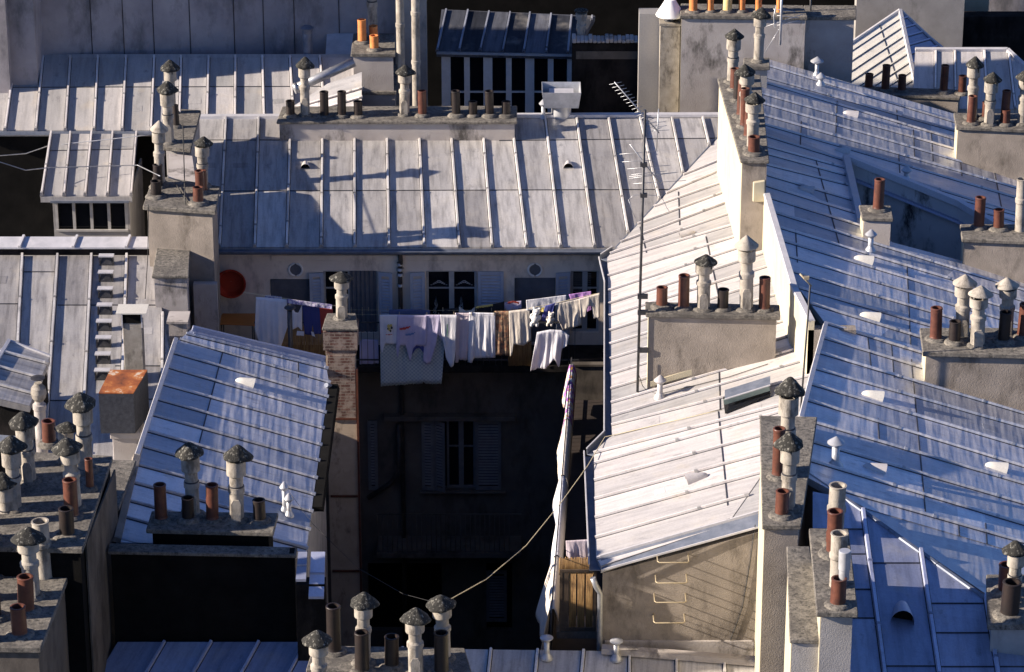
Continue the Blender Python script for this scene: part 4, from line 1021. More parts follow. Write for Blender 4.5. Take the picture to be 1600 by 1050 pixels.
# dark stained wall right of the studio
yd_ = 82.5
dk = thing('dark_wall', 'black stained wall with crumbling top edge right of the studio windows', 'wall', (aty(975, 150, yd_).x, yd_, 0))
a, b = aty(894, 66, yd_), aty(1062, 68, yd_)
mb = MB(); mb.box(a.x, b.x, yd_, yd_+.4, 0, a.z); mb.build('wall_face', 'soot_wall', dk)
mb = MB(); n = 26
for i in range(n):
    x0, x1 = a.x+(b.x-a.x)*i/n, a.x+(b.x-a.x)*(i+.93)/n; mb.box(x0, x1, yd_-.06-random.uniform(0, .05), yd_+.38, a.z+.003, a.z+random.uniform(.05, .13))
mb.build('wall_capping', 'stucco_stained', dk, bevel=.015)
a2 = aty(900, 80, yd_); b2 = aty(1058, 92, yd_)
mb = MB(); mb.box(a2.x, b2.x, yd_-.02, yd_-.003, b2.z, a2.z); mb.build('render_band', 'court_wall', dk)
# grey wall with orange pots
yk = 80.5
t, zk = stack('broad grey mottled chimney wall at the top with a row of orange and yellow pots', [(1062, 24), (1262, 26), (1255, 8), (1064, 5)], Y=yk, zb=0, body='stucco_stained', thick=.1, inset=.05, side='stucco_cream')
for x, m_, w_ in ((1083, 'pot_orange', 13), (1110, 'pot_orange', 11), (1136, 'pot_yellow', 15), (1159, 'pot_orange', 11), (1185, 'pot_orange', 11)): pot(t, x, 18, -16, w_, zk, m_)
pot(t, 1217, 21, -8, 9, zk, 'pot_orange')
t, zk = stack('stained chimney wall behind with grey coping right of the antenna cluster', [(1256, 26), (1338, 26), (1338, 8), (1256, 8)], Y=yk+.5, zb=0, body='stucco_stained', thick=.1, inset=.05)
# white cowl and little roof beside
q = aty(1047, 24, yk+.6); cw = thing('white_ventilator', 'white conical ventilator hood on a small box at the top edge', 'ventilator', (q.x, q.y, q.z-1))
mb = MB(); mb.lathe([(.36, 0), (.37, .02), (.30, .14), (.20, .30), (.13, .42), (.02, .45)], 24, q); mb.build('hood', 'white_paint', cw)
mb = MB(); mb.lathe([(.15, -.14), (.15, 0.01)], 16, q); mb.build('throat', 'metal_dark', cw)
mb = MB(); mb.box(q.x-.27, q.x+.27, q.y-.25, q.y+.25, q.z-.20, q.z-.142); mb.box(q.x-.25, q.x+.25, q.y-.23, q.y+.23, q.z-3, q.z-.203); mb.build('box_base', 'fibre_cement', cw)
q0 = aty(998, 60, yk+1.2); q1 = aty(1040, 20, yk+1.8)
mb = MB(); mb.box(q0.x, q1.x, yk+1.0, yk+1.5, 0, aty(1000, 18, yk+1.2).z); tag(mb.build('rendered_pier', 'zinc', loc=(q0.x, yk+1, 0)), 'small zinc-clad pier left of the white ventilator hood', 'pier')

# ============================================================ TOP RIGHT: pyramid roof and walls
yp = 86
pb = thing('pyramid_roof_building', 'building with steep pyramid zinc roof, one side brilliantly sunlit', 'building', (10, 86, 0))
ap = aty(1406, 16, yp+2.0); c1 = aty(1258, 116, yp); c2 = aty(1432, 140, yp-.5); c3 = aty(1520, 122, yp+1.2)
class WP:
    def __init__(s, a, b, c):
        n = (b-a).cross(c-a).normalized(); s.n = n if n.z > 0 else -n; s.d = s.n.dot(a)
    hit = Pl.hit; zat = Pl.zat
f1 = WP(ap, c1, c2)
k1 = pline([(1406+26*k, 16+124*k, 1406+26*k-240, 16+124*k+160) for k in [i/9-.02 for i in range(-1, 12)]])
zinc_roof(pb, f1, k1, [(1406, 16), (1256, 116), (1262, 150), (1434, 150), (1420, 75)], 'zinc_white', cuts=[((1371, 28), (1410, 150))], tone=(.5, 1), bw=.03, bh=.03, name='sunlit_slope')  # sunlight put into the paler zinc of this slope
f2 = WP(ap, c2, c3)
k2 = pline([(1406+(1470-1406)*k*1.6, 16+(80-16)*k*1.6, 1406+(1432-1406)*k, 16+(140-16)*k) for k in [i/9 for i in range(0, 12)]])
zinc_roof(pb, f2, k2, [(1406, 16), (1434, 150), (1525, 150), (1520, 110)], 'zinc_blue', tone=(.4, .9), bw=.05, bh=.05, name='shaded_slope')  # shade put into the darker, bluer zinc of this slope
mb = MB(); mb.bar(ap, c2, .12, .06, V((.2, -.8, .5))); mb.bar(ap, c1, .08, .05); mb.bar(ap, c3, .08, .05); mb.build('ridge_flashing', 'flashing', pb)
mb = MB(); mb.prism([V((c1.x, c1.y, c1.z-.1)), V((c2.x, c2.y, c2.z-.1)), V((c3.x, c3.y, c3.z-.1)), V((ap.x, ap.y+2, c3.z-.1))], (0, 0, -20)); mb.build('wall', 'stucco_stained', pb)
yq = 85.5
H = Pl((1430, 140, aty(1430, 140, yq-1).z), (1600, 140, aty(1600, 140, yq-1).z), (1500, 79, aty(1500, 79, yq+.6).z+.0))
hb = thing('hipped_roof_building', 'low hipped zinc roof with white ridge at the top right', 'building', (13, 86, 0))
rH = zinc_roof(hb, H, pline([(1430, 79, 1425, 200), (1462, 79, 1461, 200), (1492, 79, 1494, 200), (1538, 79, 1545, 200), (1576, 79, 1590, 200), (1630, 79, 1650, 200)]), [(1430, 79), (1574, 79), (1640, 140), (1640, 170), (1425, 170)], 'zinc_pale', tone=(.3, .8), bw=.06, bh=.06)
mb = MB(); strip(mb, [(1430, 79), (1574, 79), (1640, 140)], H, .12, .08); mb.build('ridge_flashing', 'flashing', rH)
ch = [H.hit(1436, 84), H.hit(1570, 84), H.hit(1632, 140), H.hit(1632, 165), H.hit(1436, 165)]
for p in ch: p.z -= .2
walls(hb, ch, 0, 'stucco_grey')
y9 = 89.5
mb = MB(); a, b = aty(1336, 60, y9), aty(1504, 60, y9); mb.box(a.x, b.x, y9, y9+.5, 0, 30); tag(mb.build('high_wall', 'stucco_grey', loc=(a.x, y9, 0)), 'plain grey rendered wall behind the pyramid roof', 'wall')
mb = MB(); a, b = aty(1505, 30, 90), aty(1700, 30, 90); mb.box(a.x+.02, b.x, 90, 90.5, 0, aty(1550, 26, 90).z); tag(mb.build('dark_wall', 'soot_wall', loc=(a.x, 90, 0)), 'low dark wall behind the hipped roof at the top right corner', 'wall')
mb = MB(); a, b = aty(1500, 10, 92), aty(1545, 10, 92); mb.box(a.x, b.x, 92, 92.5, 0, 31); tag(mb.build('rendered_pier', 'stucco_cream', loc=(a.x, 92, 0)), 'pale cream rendered pier at the top edge, right of the plain grey wall', 'pier')
mb = MB(); a, b = aty(1545, 10, 94), aty(1760, 10, 94); mb.box(a.x, b.x, 94, 94.5, 0, 31); tag(mb.build('background_wall', 'stucco_wall', loc=(a.x, 94, 0)), 'distant bluish wall in the extreme top right corner', 'wall')
#@@PART3
# ============================================================ CHIMNEY STACKS
# ridge of the central roof
t, zk = stack('long low stack on the central roof ridge with dark pots and two capped cowls', [(432, 190), (808, 190), (808, 165), (441, 166)], pl=A, base=(437, 220), zb=17, thick=.07, inset=.06, body='stucco_stained')
cowl(t, 477, 180, 92, 28, zk); cowl(t, 632, 179, 105, 31, zk)
for x, y, ty, m_ in ((454, 182, 158, 'pot_dark'), (507, 182, 144, 'pot_dark'), (534, 182, 144, 'pot_dark'), (560, 182, 159, 'pot_dark'), (660, 181, 143, 'pot_brown'), (713, 181, 143, 'pot_dark'), (739, 181, 159, 'pot_dark'), (765, 181, 143, 'pot_dark'), (791, 181, 159, 'pot_dark')): pot(t, x, y, ty, 14, zk, m_)
cwl = (592, 168)
# top centre: stepped stack with orange pots and tall pipes
yk2 = 80.0
t, z1 = stack('stepped cement stack with orange clay pots and two tall pale flue pipes', [(562, 143), (620, 143), (621, 100), (566, 100)], Y=yk2, zb=0, thick=.09, inset=.05, body='stucco_grey')
zu = z1+1.0; q = [at(548, 84, zu), at(618, 84, zu), at(617, 52, zu), at(552, 52, zu)]
mb = MB(); mb.prism(q, (0, 0, -.09)); mb.build('coping', 'coping', t, bevel=.012)
mb = MB(); q2 = [p_+V((.06 if i in (0, 3) else -.06, .05 if i < 2 else -.05, -.095)) for i, p_ in enumerate(q)]; mb.prism(q2, (0, 0, -6)); mb.build('shaft', 'stucco_stained', t)
for x, y, ty, z_ in ((566, 66, 32, zu), (584, 62, 41, zu), (585, 78, 56, zu), (583, 128, 88, z1), (586, 135, 102, z1)): pot(t, x, y, ty, 14, z_, 'pot_orange')
cowl(t, 583, 57, -58, 30, zu); cowl(t, 592, 172, 112, 27, z1-.9)
for x, yb_, yt, r_ in ((626, 80, -30, .105), (651, 168, -30, .105)):
    p = at(x, yb_, zu if x < 640 else z1-.2); h = (yb_-yt)/scl(p)/.92
    mb = MB(); mb.lathe([(r_, -.6), (r_, h*.33), (r_*1.16, h*.33+.01), (r_*1.16, h*.33+.1), (r_, h*.33+.12), (r_, h*.7), (r_*1.16, h*.7+.01), (r_*1.16, h*.7+.1), (r_, h*.7+.11), (r_, h)], 16, p); mb.build('flue_pipe', 'fibre_cement', t)
x0 = aty(600, 100, 81.2).x; x1 = aty(662, 100, 81.2).x
mb = MB(); mb.box(x0+.25, x1+.05, 82.45, 82.9, 0, 29); tag(mb.build('pipe_wall', 'stucco_grey', loc=(x0, 81.2, 0)), 'narrow pale wall strip carrying the tall flue pipes at the top centre', 'wall')
p = at(648, 40, z1+.3); mb = MB(); mb.tube([V((p.x, p.y, z1+1.3)), V((p.x-.12, p.y, z1+1.25)), V((p.x-.2, p.y-.05, z1+.9)), V((p.x-.35, p.y-.1, z1+.2)), V((p.x-.42, p.y-.15, z1-.6))], .016, 6); mb.build('flue_bracket', 'metal_dark', t)
# inclined flue pipe behind the ridge and scrap of roof
a, b = aty(462, 138, 79.3), aty(553, 97, 79.8)
mb = MB(); mb.tube([a, b], .12, 12); mb.tube([a-(b-a)*.03, a+(b-a)*.03], .14, 12); tag(mb.build('inclined_flue', 'metal_grey', loc=a), 'thick grey pipe leaning up to the stack with the orange pots', 'pipe')
SM = Pl((440, 190, 18.7), (560, 190, 18.9), (520, 120, 19.6))
ab = thing('rear_annexe', 'small annexe roof of pale zinc behind the central ridge under the leaning pipe', 'building', (-4.4, 79, 0))
zinc_roof(ab, SM, pline([(430, 178, 600, 128), (430, 192, 600, 142), (430, 206, 600, 157), (430, 220, 600, 172), (430, 234, 600, 186)]), [(436, 180), (512, 130), (565, 112), (565, 190), (436, 200)], 'zinc_pale', tone=(.4, .8), bw=.05, bh=.05, skip_ends=False)
q_ = [SM.hit(440, 182), SM.hit(512, 134), SM.hit(562, 116), SM.hit(562, 188)]
for p in q_: p.z -= .16
walls(ab, q_, 0, 'stucco_grey')
mb = MB(); a, b = aty(508, 93, 81.5), aty(553, 62, 81.5); mb.prism([V((a.x, 81.5, a.z)), V((b.x, 81.5, a.z)), V((b.x, 82.6, a.z+.35)), V((a.x, 82.6, a.z+.35))], (0, 0, -.2)); mb.build('low_roof', 'flashing', ab)
p = aty(480, 45, 81.6); mb = MB(); mb.lathe([(.11, -.75), (.13, -.2), (.12, -.12), (.16, 0), (.18, .03), (.10, .08)], 12, p); mb.build('wall_funnel', 'lead_dark', ab)
# metal extractor hood on the ridge
q = A.hit(877, 187); q.y += .25
hd = thing('extractor_hood', 'square galvanised extractor hood on a round duct behind the central ridge', 'extractor hood', (q.x, q.y, q.z))
mb = MB(); mb.lathe([(.24, -.1), (.24, .36), (.26, .37), (.26, .40)], 20, q); mb.build('duct', 'galvanised', hd)
hz = aty(880, 166, q.y-.2).z
mb = MB(); lo = [V((q.x-.42, q.y-.35, hz)), V((q.x+.42, q.y-.35, hz)), V((q.x+.42, q.y+.35, hz)), V((q.x-.42, q.y+.35, hz))]
hi = [V((c.x+(-.06 if c.x < q.x else .06), c.y+(-.08 if c.y < q.y else .08), hz+.42)) for c in lo]
mb.face(lo[::-1])
for i in range(4): j = (i+1) % 4; mb.face([lo[i], lo[j], hi[j], hi[i]])
mb.build('hood', 'galvanised', hd, thick=.012)
mb = MB(); mb.box(q.x-.3, q.x+.3, q.y-.28, q.y+.28, hz+.16, hz+.30); mb.build('fan_housing', 'flashing', hd)
mushroom(rA, A.hit(849, 188)+V((0, .15, 0)), .42, .05, .11, 'galvanised')
for x, y in ((477, 259), (888, 258)): roof_vent(rA, A, x, y, (0, 1), .30, 'zinc_pale')
# upper left chimney group
YL = at(337, 330, 19.6).y
t, zk = stack('tall dirty rendered chimney left of the central roof with cowls on its rear coping', [(223, 322), (337, 330), (344, 291), (240, 273)], z=19.6, zb=0, thick=.10, inset=.09, body='stucco_tan')
q = [at(255, 229, zk), at(298, 233, zk), at(314, 172, zk), at(284, 170, zk)]
mb = MB(); mb.prism(q, (0, 0, -.10)); mb.build('coping', 'coping', t, bevel=.012)
mb = MB(); c_ = sum(q, V())/4; mb.prism([p_+(c_-p_)*.12-V((0, 0, .105)) for p_ in q], (0, 0, -8)); mb.build('shaft', 'stucco_grey', t)
q3 = [p_+V((0, 0, -.12)) for p_ in (at(262, 276, zk), at(306, 279, zk), at(300, 236, zk), at(264, 232, zk))]
mb = MB(); mb.prism(q3, (0, 0, -7)); mb.build('connecting_wall', 'stucco_stained', t)
cowl(t, 268, 176, 95, 29, zk); cowl(t, 264, 222, 129, 32, zk, cone=False); cowl(t, 250, 288, 190, 31, zk, cone=True, capm='fibre_cement'); cowl(t, 317, 291, 215, 33, zk, cone=True)
for x, y, ty, w_, m_ in ((247, 292, 258, 15, 'pot_dark'), (244, 307, 283, 17, 'pot_dark'), (313, 302, 267, 15, 'pot_brown'), (319, 300, 267, 12, 'pot_brown'), (310, 318, 293, 17, 'pot_brown'), (276, 199, 165, 10, 'pot_dark')): pot(t, x, y, ty, w_, zk, m_)
mb = MB(); p = at(292, 318, zk); z_ = zk
mb.tube([at(287, 225, zk)+V((0, 0, .5)), p+V((-.03, -.05, .1)), p+V((0, -.12, -.3)), p+V((.02, -.12, -1.6))], .014, 5)
mb.tube([at(273, 288, zk)+V((0, 0, .05)), at(294, 318, zk)+V((0, -.03, .03))], .012, 5)
mb.build('cable', 'cable_black', t)
# lower box chimney in front
t, zk = stack('square chimney with a long blank coping below the upper left chimney', [(237, 431), (295, 431), (298, 370), (248, 371)], Y=68.0, zb=0, thick=.07, inset=.05, body='stucco_stained')
mb = MB(); q = aty(275, 505, 66.0); mb.box(q.x-.16, q.x+.22, 66.0, 66.5, q.z-.3, q.z); mb.box(q.x-.2, q.x+.26, 65.95, 66.55, q.z+.003, q.z+.05); mb.build('flashing_block', 'stucco_stained', t)
mb = MB(); q0 = aty(300, 400, YL-.15); mb.box(q0.x+.0, aty(337, 400, YL-.15).x, YL-.15, YL+.04, 0, 17.9); mb.build('side_shaft', 'stucco_stained', t)
# stack on the wing roof
t, zk = stack('stack on the bright wing roof with six pots and cowls between antenna mast and parapet', [(1009, 489), (1219, 494), (1218, 476), (1008, 471)], pl=B, base=(1013, 608), zb=17.5, thick=.10, inset=.07, body='stucco_tan', side='stucco_cream')
cowl(t, 1099, 482, 397, 40, zk, cone=True); cowl(t, 1166, 483, 368, 41, zk, cone=True, capm='fibre_cement')
for x, y, ty, m_ in ((1034, 480, 449, 'pot_brown'), (1068, 481, 430, 'pot_brown'), (1129, 483, 452, 'pot_dark'), (1194, 484, 434, 'pot_brown')): pot(t, x, y, ty, 18, zk, m_)
mb = MB(); Ys = B.hit(1013, 608).y-.02
a, b = aty(1016, 600, Ys), aty(1208, 547, Ys); mb.prism([a+V((0, -.0, -.05)), b+V((0, 0, -.05)), b+V((0, 0, .14)), a+V((0, 0, .06))], (0, -.03, 0)); mb.build('base_fillet', 'stucco_cream', t)
# party wall stack between central and right roofs
t, zk = stack('tall chimney wall with sunlit yellow side between the central and the large right roof', [(1157, 250), (1202, 251), (1188, 116), (1121, 122)], pl=B, base=(1160, 398), zb=15, thick=.08, inset=.05, body='stucco_tan', side='stucco_cream')
for x, y, ty, m_ in ((1148, 140, 108, 'pot_brown'), (1153, 158, 118, 'pot_dark'), (1158, 182, 128, 'pot_brown'), (1164, 198, 140, 'pot_brown'), (1169, 215, 168, 'pot_brown'), (1178, 240, 214, 'pot_brown')): pot(t, x, y, ty, 15 if y < 230 else 19, zk, m_)
cowl(t, 1144, 128, 47, 33, zk, cone=True); cowl(t, 1165, 190, 102, 36, zk, cone=True); cowl(t, 1176, 232, 146, 36, zk, cone=True)
mb = MB(); y_ = B.hit(1160, 398).y-.1; a, b = aty(1176, 316, y_), aty(1196, 282, y_); mb.prism([V((a.x, y_, a.z)), V((b.x, y_, a.z)), V((b.x, y_, b.z)), V((a.x, y_, b.z-.05))], (0, .1, 0)); mb.build('side_block', 'stucco_cream', t, bevel=.02)
t, zk = stack('small separate stack with one tall cowl just behind the yellow-sided chimney wall', [(1161, 104), (1203, 104), (1202, 90), (1162, 90)], Y=77.5, zb=15, thick=.10, inset=.06, body='stucco_grey')
cowl(t, 1185, 96, 15, 30, zk)
# stack at the lower right of the wing
t, zk = stack('narrow speckled stack above the end wall with two mossy cowls and a red-brown pot', [(1191, 820), (1252, 820), (1277, 651), (1187, 649)], z=20.9, zb=0, thick=.10, inset=.05, body='stucco_tan', side='stucco_cream')
cowl(t, 1228, 735, 590, 46, zk); cowl(t, 1231, 795, 674, 44, zk); pot(t, 1221, 806, 766, 22, zk, 'pot_brown'); pot(t, 1216, 745, 668, 20, zk, 'pot_brown')
t, z2 = stack('low blank slab of speckled coping beside the narrow stack with mossy cowls', [(1234, 999), (1287, 1000), (1265, 853), (1229, 853)], z=20.8, zb=0, thick=.08, inset=.04, body='stucco_grey', side='stucco_cream')
t, zk = stack('speckled stack with open beige pipes and a shiny metal liner above the dark blue slope', [(1276, 956), (1341, 957), (1326, 826), (1264, 825)], z=21.4, zb=0, thick=.10, inset=.08, body='stucco_grey', side='stucco_cream')
tub(t, 1304, 845, 756, 28, zk); pot(t, 1303, 866, 796, 25, zk, 'pot_brown'); tub(t, 1309, 915, 832, 28, zk); pot(t, 1309, 945, 902, 25, zk, 'pot_brown'); pot(t, 1296, 852, 830, 12, zk, 'pot_brown')
p = at(1311, 940, zk); mb = MB(); mb.lathe([(.085, .35), (.085, .52), (.095, .53), (.10, .85), (.09, .86)], 16, (p.x+.06, p.y, p.z+.05)); mb.build('metal_liner', 'galvanised', t)
# lower right corner
t, zk = stack('speckled stack at the lower right corner with one capped cowl over a dark pot', [(1543, 975), (1640, 975), (1640, 897), (1541, 897)], z=20.45, zb=0, thick=.12, inset=.07, body='stucco_grey')
cowl(t, 1583, 942, 842, 40, zk); pot(t, 1577, 962, 907, 30, zk, 'pot_dark'); pot(t, 1572, 925, 880, 26, zk, 'pot_brown')
# right middle
t, zk = stack('long stack on the big right roof with three cowls and dark red pots', [(1442, 550), (1680, 556), (1680, 512), (1437, 512)], pl=Cp, base=(1444, 596), zb=15, thick=.10, inset=.08, body='stucco_tan', side='stucco_cream')
for x, y, ty, m_ in ((1462, 530, 481, 'pot_brown'), (1491, 536, 502, 'pot_dark'), (1568, 534, 487, 'pot_dark'), (1598, 527, 475, 'pot_brown')): pot(t, x, y, ty, 19, zk, m_)
cowl(t, 1503, 526, 429, 42, zk, cone=True, capm='fibre_cement'); cowl(t, 1527, 540, 447, 43, zk, cone=True, capm='fibre_cement'); cowl(t, 1572, 522, 434, 41, zk, cone=True, capm='fibre_cement')
y_ = Cp.hit(1444, 596).y-.02; a = aty(1577, 560, y_); mb = MB(); mb.box(a.x-.02, a.x+.02, y_, y_+.04, 15, zk-.11); mb.build('corner_joint', 'stucco_cream', t)
t, zk = stack('stack at the right edge with two pots and a white pipe beside the light well', [(1503, 373), (1680, 380), (1680, 350), (1500, 350)], pl=Cp, base=(1504, 412), zb=15, thick=.09, inset=.06, body='stucco_tan', side='stucco_cream')
pot(t, 1529, 356, 309, 17, zk, 'pot_brown'); pot(t, 1560, 358, 328, 17, zk, 'pot_brown'); tub(t, 1594, 360, 281, 18, zk)
t, zk = stack('stack at the upper right with three tall cowls in front of the hipped roof', [(1494, 198), (1680, 206), (1680, 178), (1490, 176)], pl=Cp, base=(1497, 252), zb=15, thick=.09, inset=.06, body='stucco_tan', side='stucco_cream')
cowl(t, 1519, 184, 90, 31, zk, cone=True); cowl(t, 1545, 194, 114, 32, zk, cone=True); cowl(t, 1597, 194, 111, 32, zk, cone=True)
for x, y, ty in ((1517, 193, 151), (1569, 193, 143), (1571, 195, 172), (1540, 186, 160)): pot(t, x, y, ty, 14, zk, 'pot_brown')
t, zk = stack('low wall along the top of the right roof with six well spaced brown pots', [(1340, 146), (1500, 153), (1504, 140), (1290, 132)], Y=83.2, zb=10, thick=.08, inset=.05, body='stucco_tan')
for x, y, ty in ((1306, 134, 101), (1357, 139, 116), (1383, 141, 103), (1409, 142, 118), (1474, 144, 103), (1503, 146, 119)): pot(t, x, y, ty, 13, zk, 'pot_brown')
t, zk = stack('small chimney with a single brown pot at the corner of the light well', [(1347, 340), (1396, 342), (1392, 321), (1342, 320)], pl=Cp, base=(1352, 372), zb=15, thick=.08, inset=.05, body='stucco_stained', side='stucco_cream')
pot(t, 1372, 328, 281, 17, zk, 'pot_brown')
# stack on the left blue roof
t, zk = stack('blackened stack on the left blue roof with three brown pots and two mossy cowls', [(228, 827), (427, 832), (435, 801), (237, 798)], Y=yw+.55, zb=12, thick=.09, inset=.10, body='soot')
cowl(t, 302, 804, 690, 43, zk); cowl(t, 370, 813, 695, 45, zk)
for x, y, ty, m_ in ((252, 812, 756, 'pot_brown'), (294, 813, 777, 'pot_dark'), (332, 812, 756, 'pot_brown'), (406, 814, 780, 'pot_dark')): pot(t, x, y, ty, 20, zk, m_)
# big foreground stack, bottom left
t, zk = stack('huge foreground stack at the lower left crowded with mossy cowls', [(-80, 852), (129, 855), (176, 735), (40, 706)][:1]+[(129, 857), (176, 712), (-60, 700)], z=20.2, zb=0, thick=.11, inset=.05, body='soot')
for x, y, ty, w_ in ((134, 735, 610, 46), (46, 752, 640, 44), (23, 795, 680, 45), (116, 792, 682, 46), (104, 722, 659, 37)): cowl(t, x, y, ty, w_, zk)
for x, y, ty, w_, m_ in ((77, 694, 657, 22, 'pot_brown'), (112, 808, 748, 23, 'pot_brown'), (105, 836, 793, 24, 'pot_dark'), (141, 765, 716, 13, 'pot_brown')): pot(t, x, y, ty, w_, zk, m_)
for x, y, ty in ((-12, 730, 640), (-60, 752, 650), (-20, 775, 690), (-75, 797, 700), (-35, 818, 740), (-18, 842, 790), (2, 765, 700)): pot(t, x, y, ty, 24, zk, 'pot_dark')
fs = [at(130, 850, zk-.15), at(176, 735, zk-.15)]
t2, z2 = stack('lower foreground stack at the bottom left with a white pipe and two brown pots', [(-80, 1010), (64, 1012), (117, 872), (-30, 858)], z=19.6, zb=0, thick=.11, inset=.06, body='court_wall')
cowl(t2, 12, 845, 735, 46, z2)
for x, y, ty in ((-15, 900, 830), (-22, 935, 860), (-10, 965, 905), (-25, 1000, 930)): pot(t2, x, y, ty, 25, z2, 'pot_dark')
cowl(t2, 50, 932, 822, 51, z2); tub(t2, 70, 900, 812, 28, z2)
pot(t2, 41, 955, 899, 26, z2, 'pot_brown'); pot(t2, 31, 992, 946, 25, z2, 'pot_brown')
for tt, m_ in ((t, 'stucco_wall'),):
    mb = MB(); a, b = at(133, 850, zk-.14), at(178, 735, zk-.14); mb.prism([V((a.x, a.y, zk-.12)), V((b.x, b.y, zk-.12)), V((b.x+.03, b.y, zk-.12)), V((a.x+.03, a.y, zk-.12))], (0, 0, -18)); mb.build('side_render', 'court_wall', tt)
t, zk = stack('coping of a plain stack wedged between the foreground stack and the blue roof', [(168, 793), (186, 793), (213, 719), (158, 717)], z=19.2, zb=0, thick=.08, inset=.03, body='soot_wall')
# ball ventilator
p = at(62, 640, 18.0); bv = thing('ball_ventilator', 'round-bellied ventilator with a small flat cap by the little left dormer', 'ventilator', (p.x, p.y, 15))
mb = MB(); mb.lathe([(.12, -3), (.12, .0), (.14, .02), (.14, .12), (.10, .14), (.09, .20)], 16, p); mb.build('flue', 'stucco_stained', bv)
mb = MB(); mb.lathe([(.08, .19), (.14, .27), (.165, .38), (.15, .49), (.09, .56), (.08, .60)], 20, p); mb.build('bulb', 'fibre_cement', bv)
mb = MB(); mb.lathe([(.10, .68), (.15, .70), (.15, .715), (.02, .74)], 16, p); mb.build('cap', 'metal_dark', bv)
# bottom centre stack
t, zk = stack('dark stack at the bottom centre with four mossy cowls and three black pots', [(478, 1046), (738, 1052), (726, 1012), (490, 1008)], z=19.0, zb=0, thick=.10, inset=.08, body='soot')
cowl(t, 568, 1036, 922, 43, zk); cowl(t, 499, 1092, 982, 45, zk, side=False); cowl(t, 650, 1056, 947, 45, zk); cowl(t, 693, 1028, 927, 45, zk)
for x, y, ty in ((522, 1018, 943), (566, 1050, 985), (612, 1040, 992), (690, 1052, 986)): pot(t, x, y, ty, 23, zk, 'pot_dark')

# ============================================================ ROOFS ALONG THE BOTTOM EDGE
yb_ = yw-.04
BL = Pl((170, 1004, aty(170, 1004, yb_).z), (480, 1004, aty(480, 1004, yb_).z), (300, 1060, aty(300, 1004, yb_).z-.35))
bb = thing('front_left_building', 'building along the bottom left edge with shaded blue zinc roof', 'building', (-5, 53, 0))
zinc_roof(bb, BL, pline([(185, 1000, 120, 1110), (259, 1000, 195, 1110), (332, 1000, 268, 1110), (406, 1000, 345, 1110), (480, 1000, 420, 1110), (540, 1000, 500, 1110)]), [(184, 1003), (508, 1003), (490, 1110), (120, 1110)], 'zinc_blue', tone=(.2, .9), bw=.06, bh=.06)
q_ = [BL.hit(190, 1006), BL.hit(500, 1006), BL.hit(480, 1100), BL.hit(135, 1100)]
for p in q_: p.z -= .17
walls(bb, q_, 0, 'stucco_grey')
yb2 = YE-.35
BC = Pl((560, 1012, aty(560, 1012, yb2).z), (930, 1017, aty(930, 1017, yb2).z), (760, 1060, aty(760, 1012, yb2).z-.30))
bc = thing('front_centre_building', 'building along the bottom edge with pale zinc roof below the laddered wall', 'building', (2, 53, 0))
zinc_roof(bc, BC, pline([(560, 1005, 555, 1110), (630, 1005, 622, 1110), (697, 1005, 689, 1110), (768, 1005, 757, 1110), (841, 1005, 831, 1110), (913, 1005, 903, 1110), (984, 1005, 983, 1110), (1057, 1005, 1058, 1110), (1130, 1005, 1136, 1110), (1200, 1005, 1210, 1110)]), [(545, 1012), (930, 1017), (1185, 1036), (1190, 1110), (545, 1110)], 'zinc', tone=(.3, .9), bw=.06, bh=.06)
q_ = [BC.hit(550, 1016), BC.hit(928, 1020), BC.hit(1182, 1040), BC.hit(1182, 1100), BC.hit(550, 1100)]
for p in q_: p.z -= .17
walls(bc, q_, 0, 'stucco_grey')
mb = MB(); a, b = BC.hit(940, 1018), BC.hit(1184, 1037); mb.bar(a+V((0, .02, .0)), b+V((0, .02, .0)), .25, .1); mb.build('rear_flashing', 'stucco_stained', bc)
for i, (x, y) in enumerate(((854, 1028), (963, 1030))):
    p = BC.hit(x, y); mushroom(bc, p, .46 if i == 0 else .42, .055, .125, 'galvanised', cone=False)

# ============================================================ ANTENNAS, CABLES, ROPES
def antenna(label, segs, loc, parts=()):
    t = thing('tv_antenna', label, 'antenna', loc, 'television antennas'); return t
ym = B.hit(1000, 612).y
p0, p1 = aty(996, 612, ym), aty(1008, 172, ym)
t = antenna('tall dark antenna mast with stacked aerials standing on the wing roof by its eave', None, p0)
mb = MB(); mb.tube([p0, p1], .028, 8); mb.build('mast', 'metal_dark', t)
mb = MB()
for yy in (463, 488, 547):
    c = aty(1000, yy, ym); mb.box(c.x-.05, c.x+.16, c.y-.03, c.y+.03, c.z-.05, c.z+.05)
mb.build('clamp', 'metal_dark', t)
def yagi(y, boom, els, r=.006, nm='aerial'):
    mb = MB(); a, b = aty(*boom[0], y), aty(*boom[1], y+boom[2]); mb.tube([a, b], r*2, 6)
    for (u, v_) in els: mb.tube([aty(*u, y), aty(*v_, y)], r, 5)
    mb.build(nm, 'metal_grey', t)
els = []
for k in range(16):
    bx_, by_ = 962+k*4.3, 130+k*4.75; els.append(((bx_-10+k*.1, by_+2.2+k*.1), (bx_+9-k*.1, by_-2)))
yagi(ym, ((960, 128), (1030, 208), 0), els)
yagi(ym, ((984, 225), (1032, 287), 0), [((968, 241), (1028, 236)), ((972, 253), (1025, 250)), ((980, 264), (1047, 258)), ((983, 276), (1060, 269)), ((983, 279), (1060, 269)), ((986, 273), (1042, 267)), ((989, 287), (1072, 282))])
yagi(ym, ((1029, 170), (1026, 235), 0), [((1020, 200), (1042, 196)), ((1018, 205), (1046, 203)), ((1016, 192), (1040, 190))])
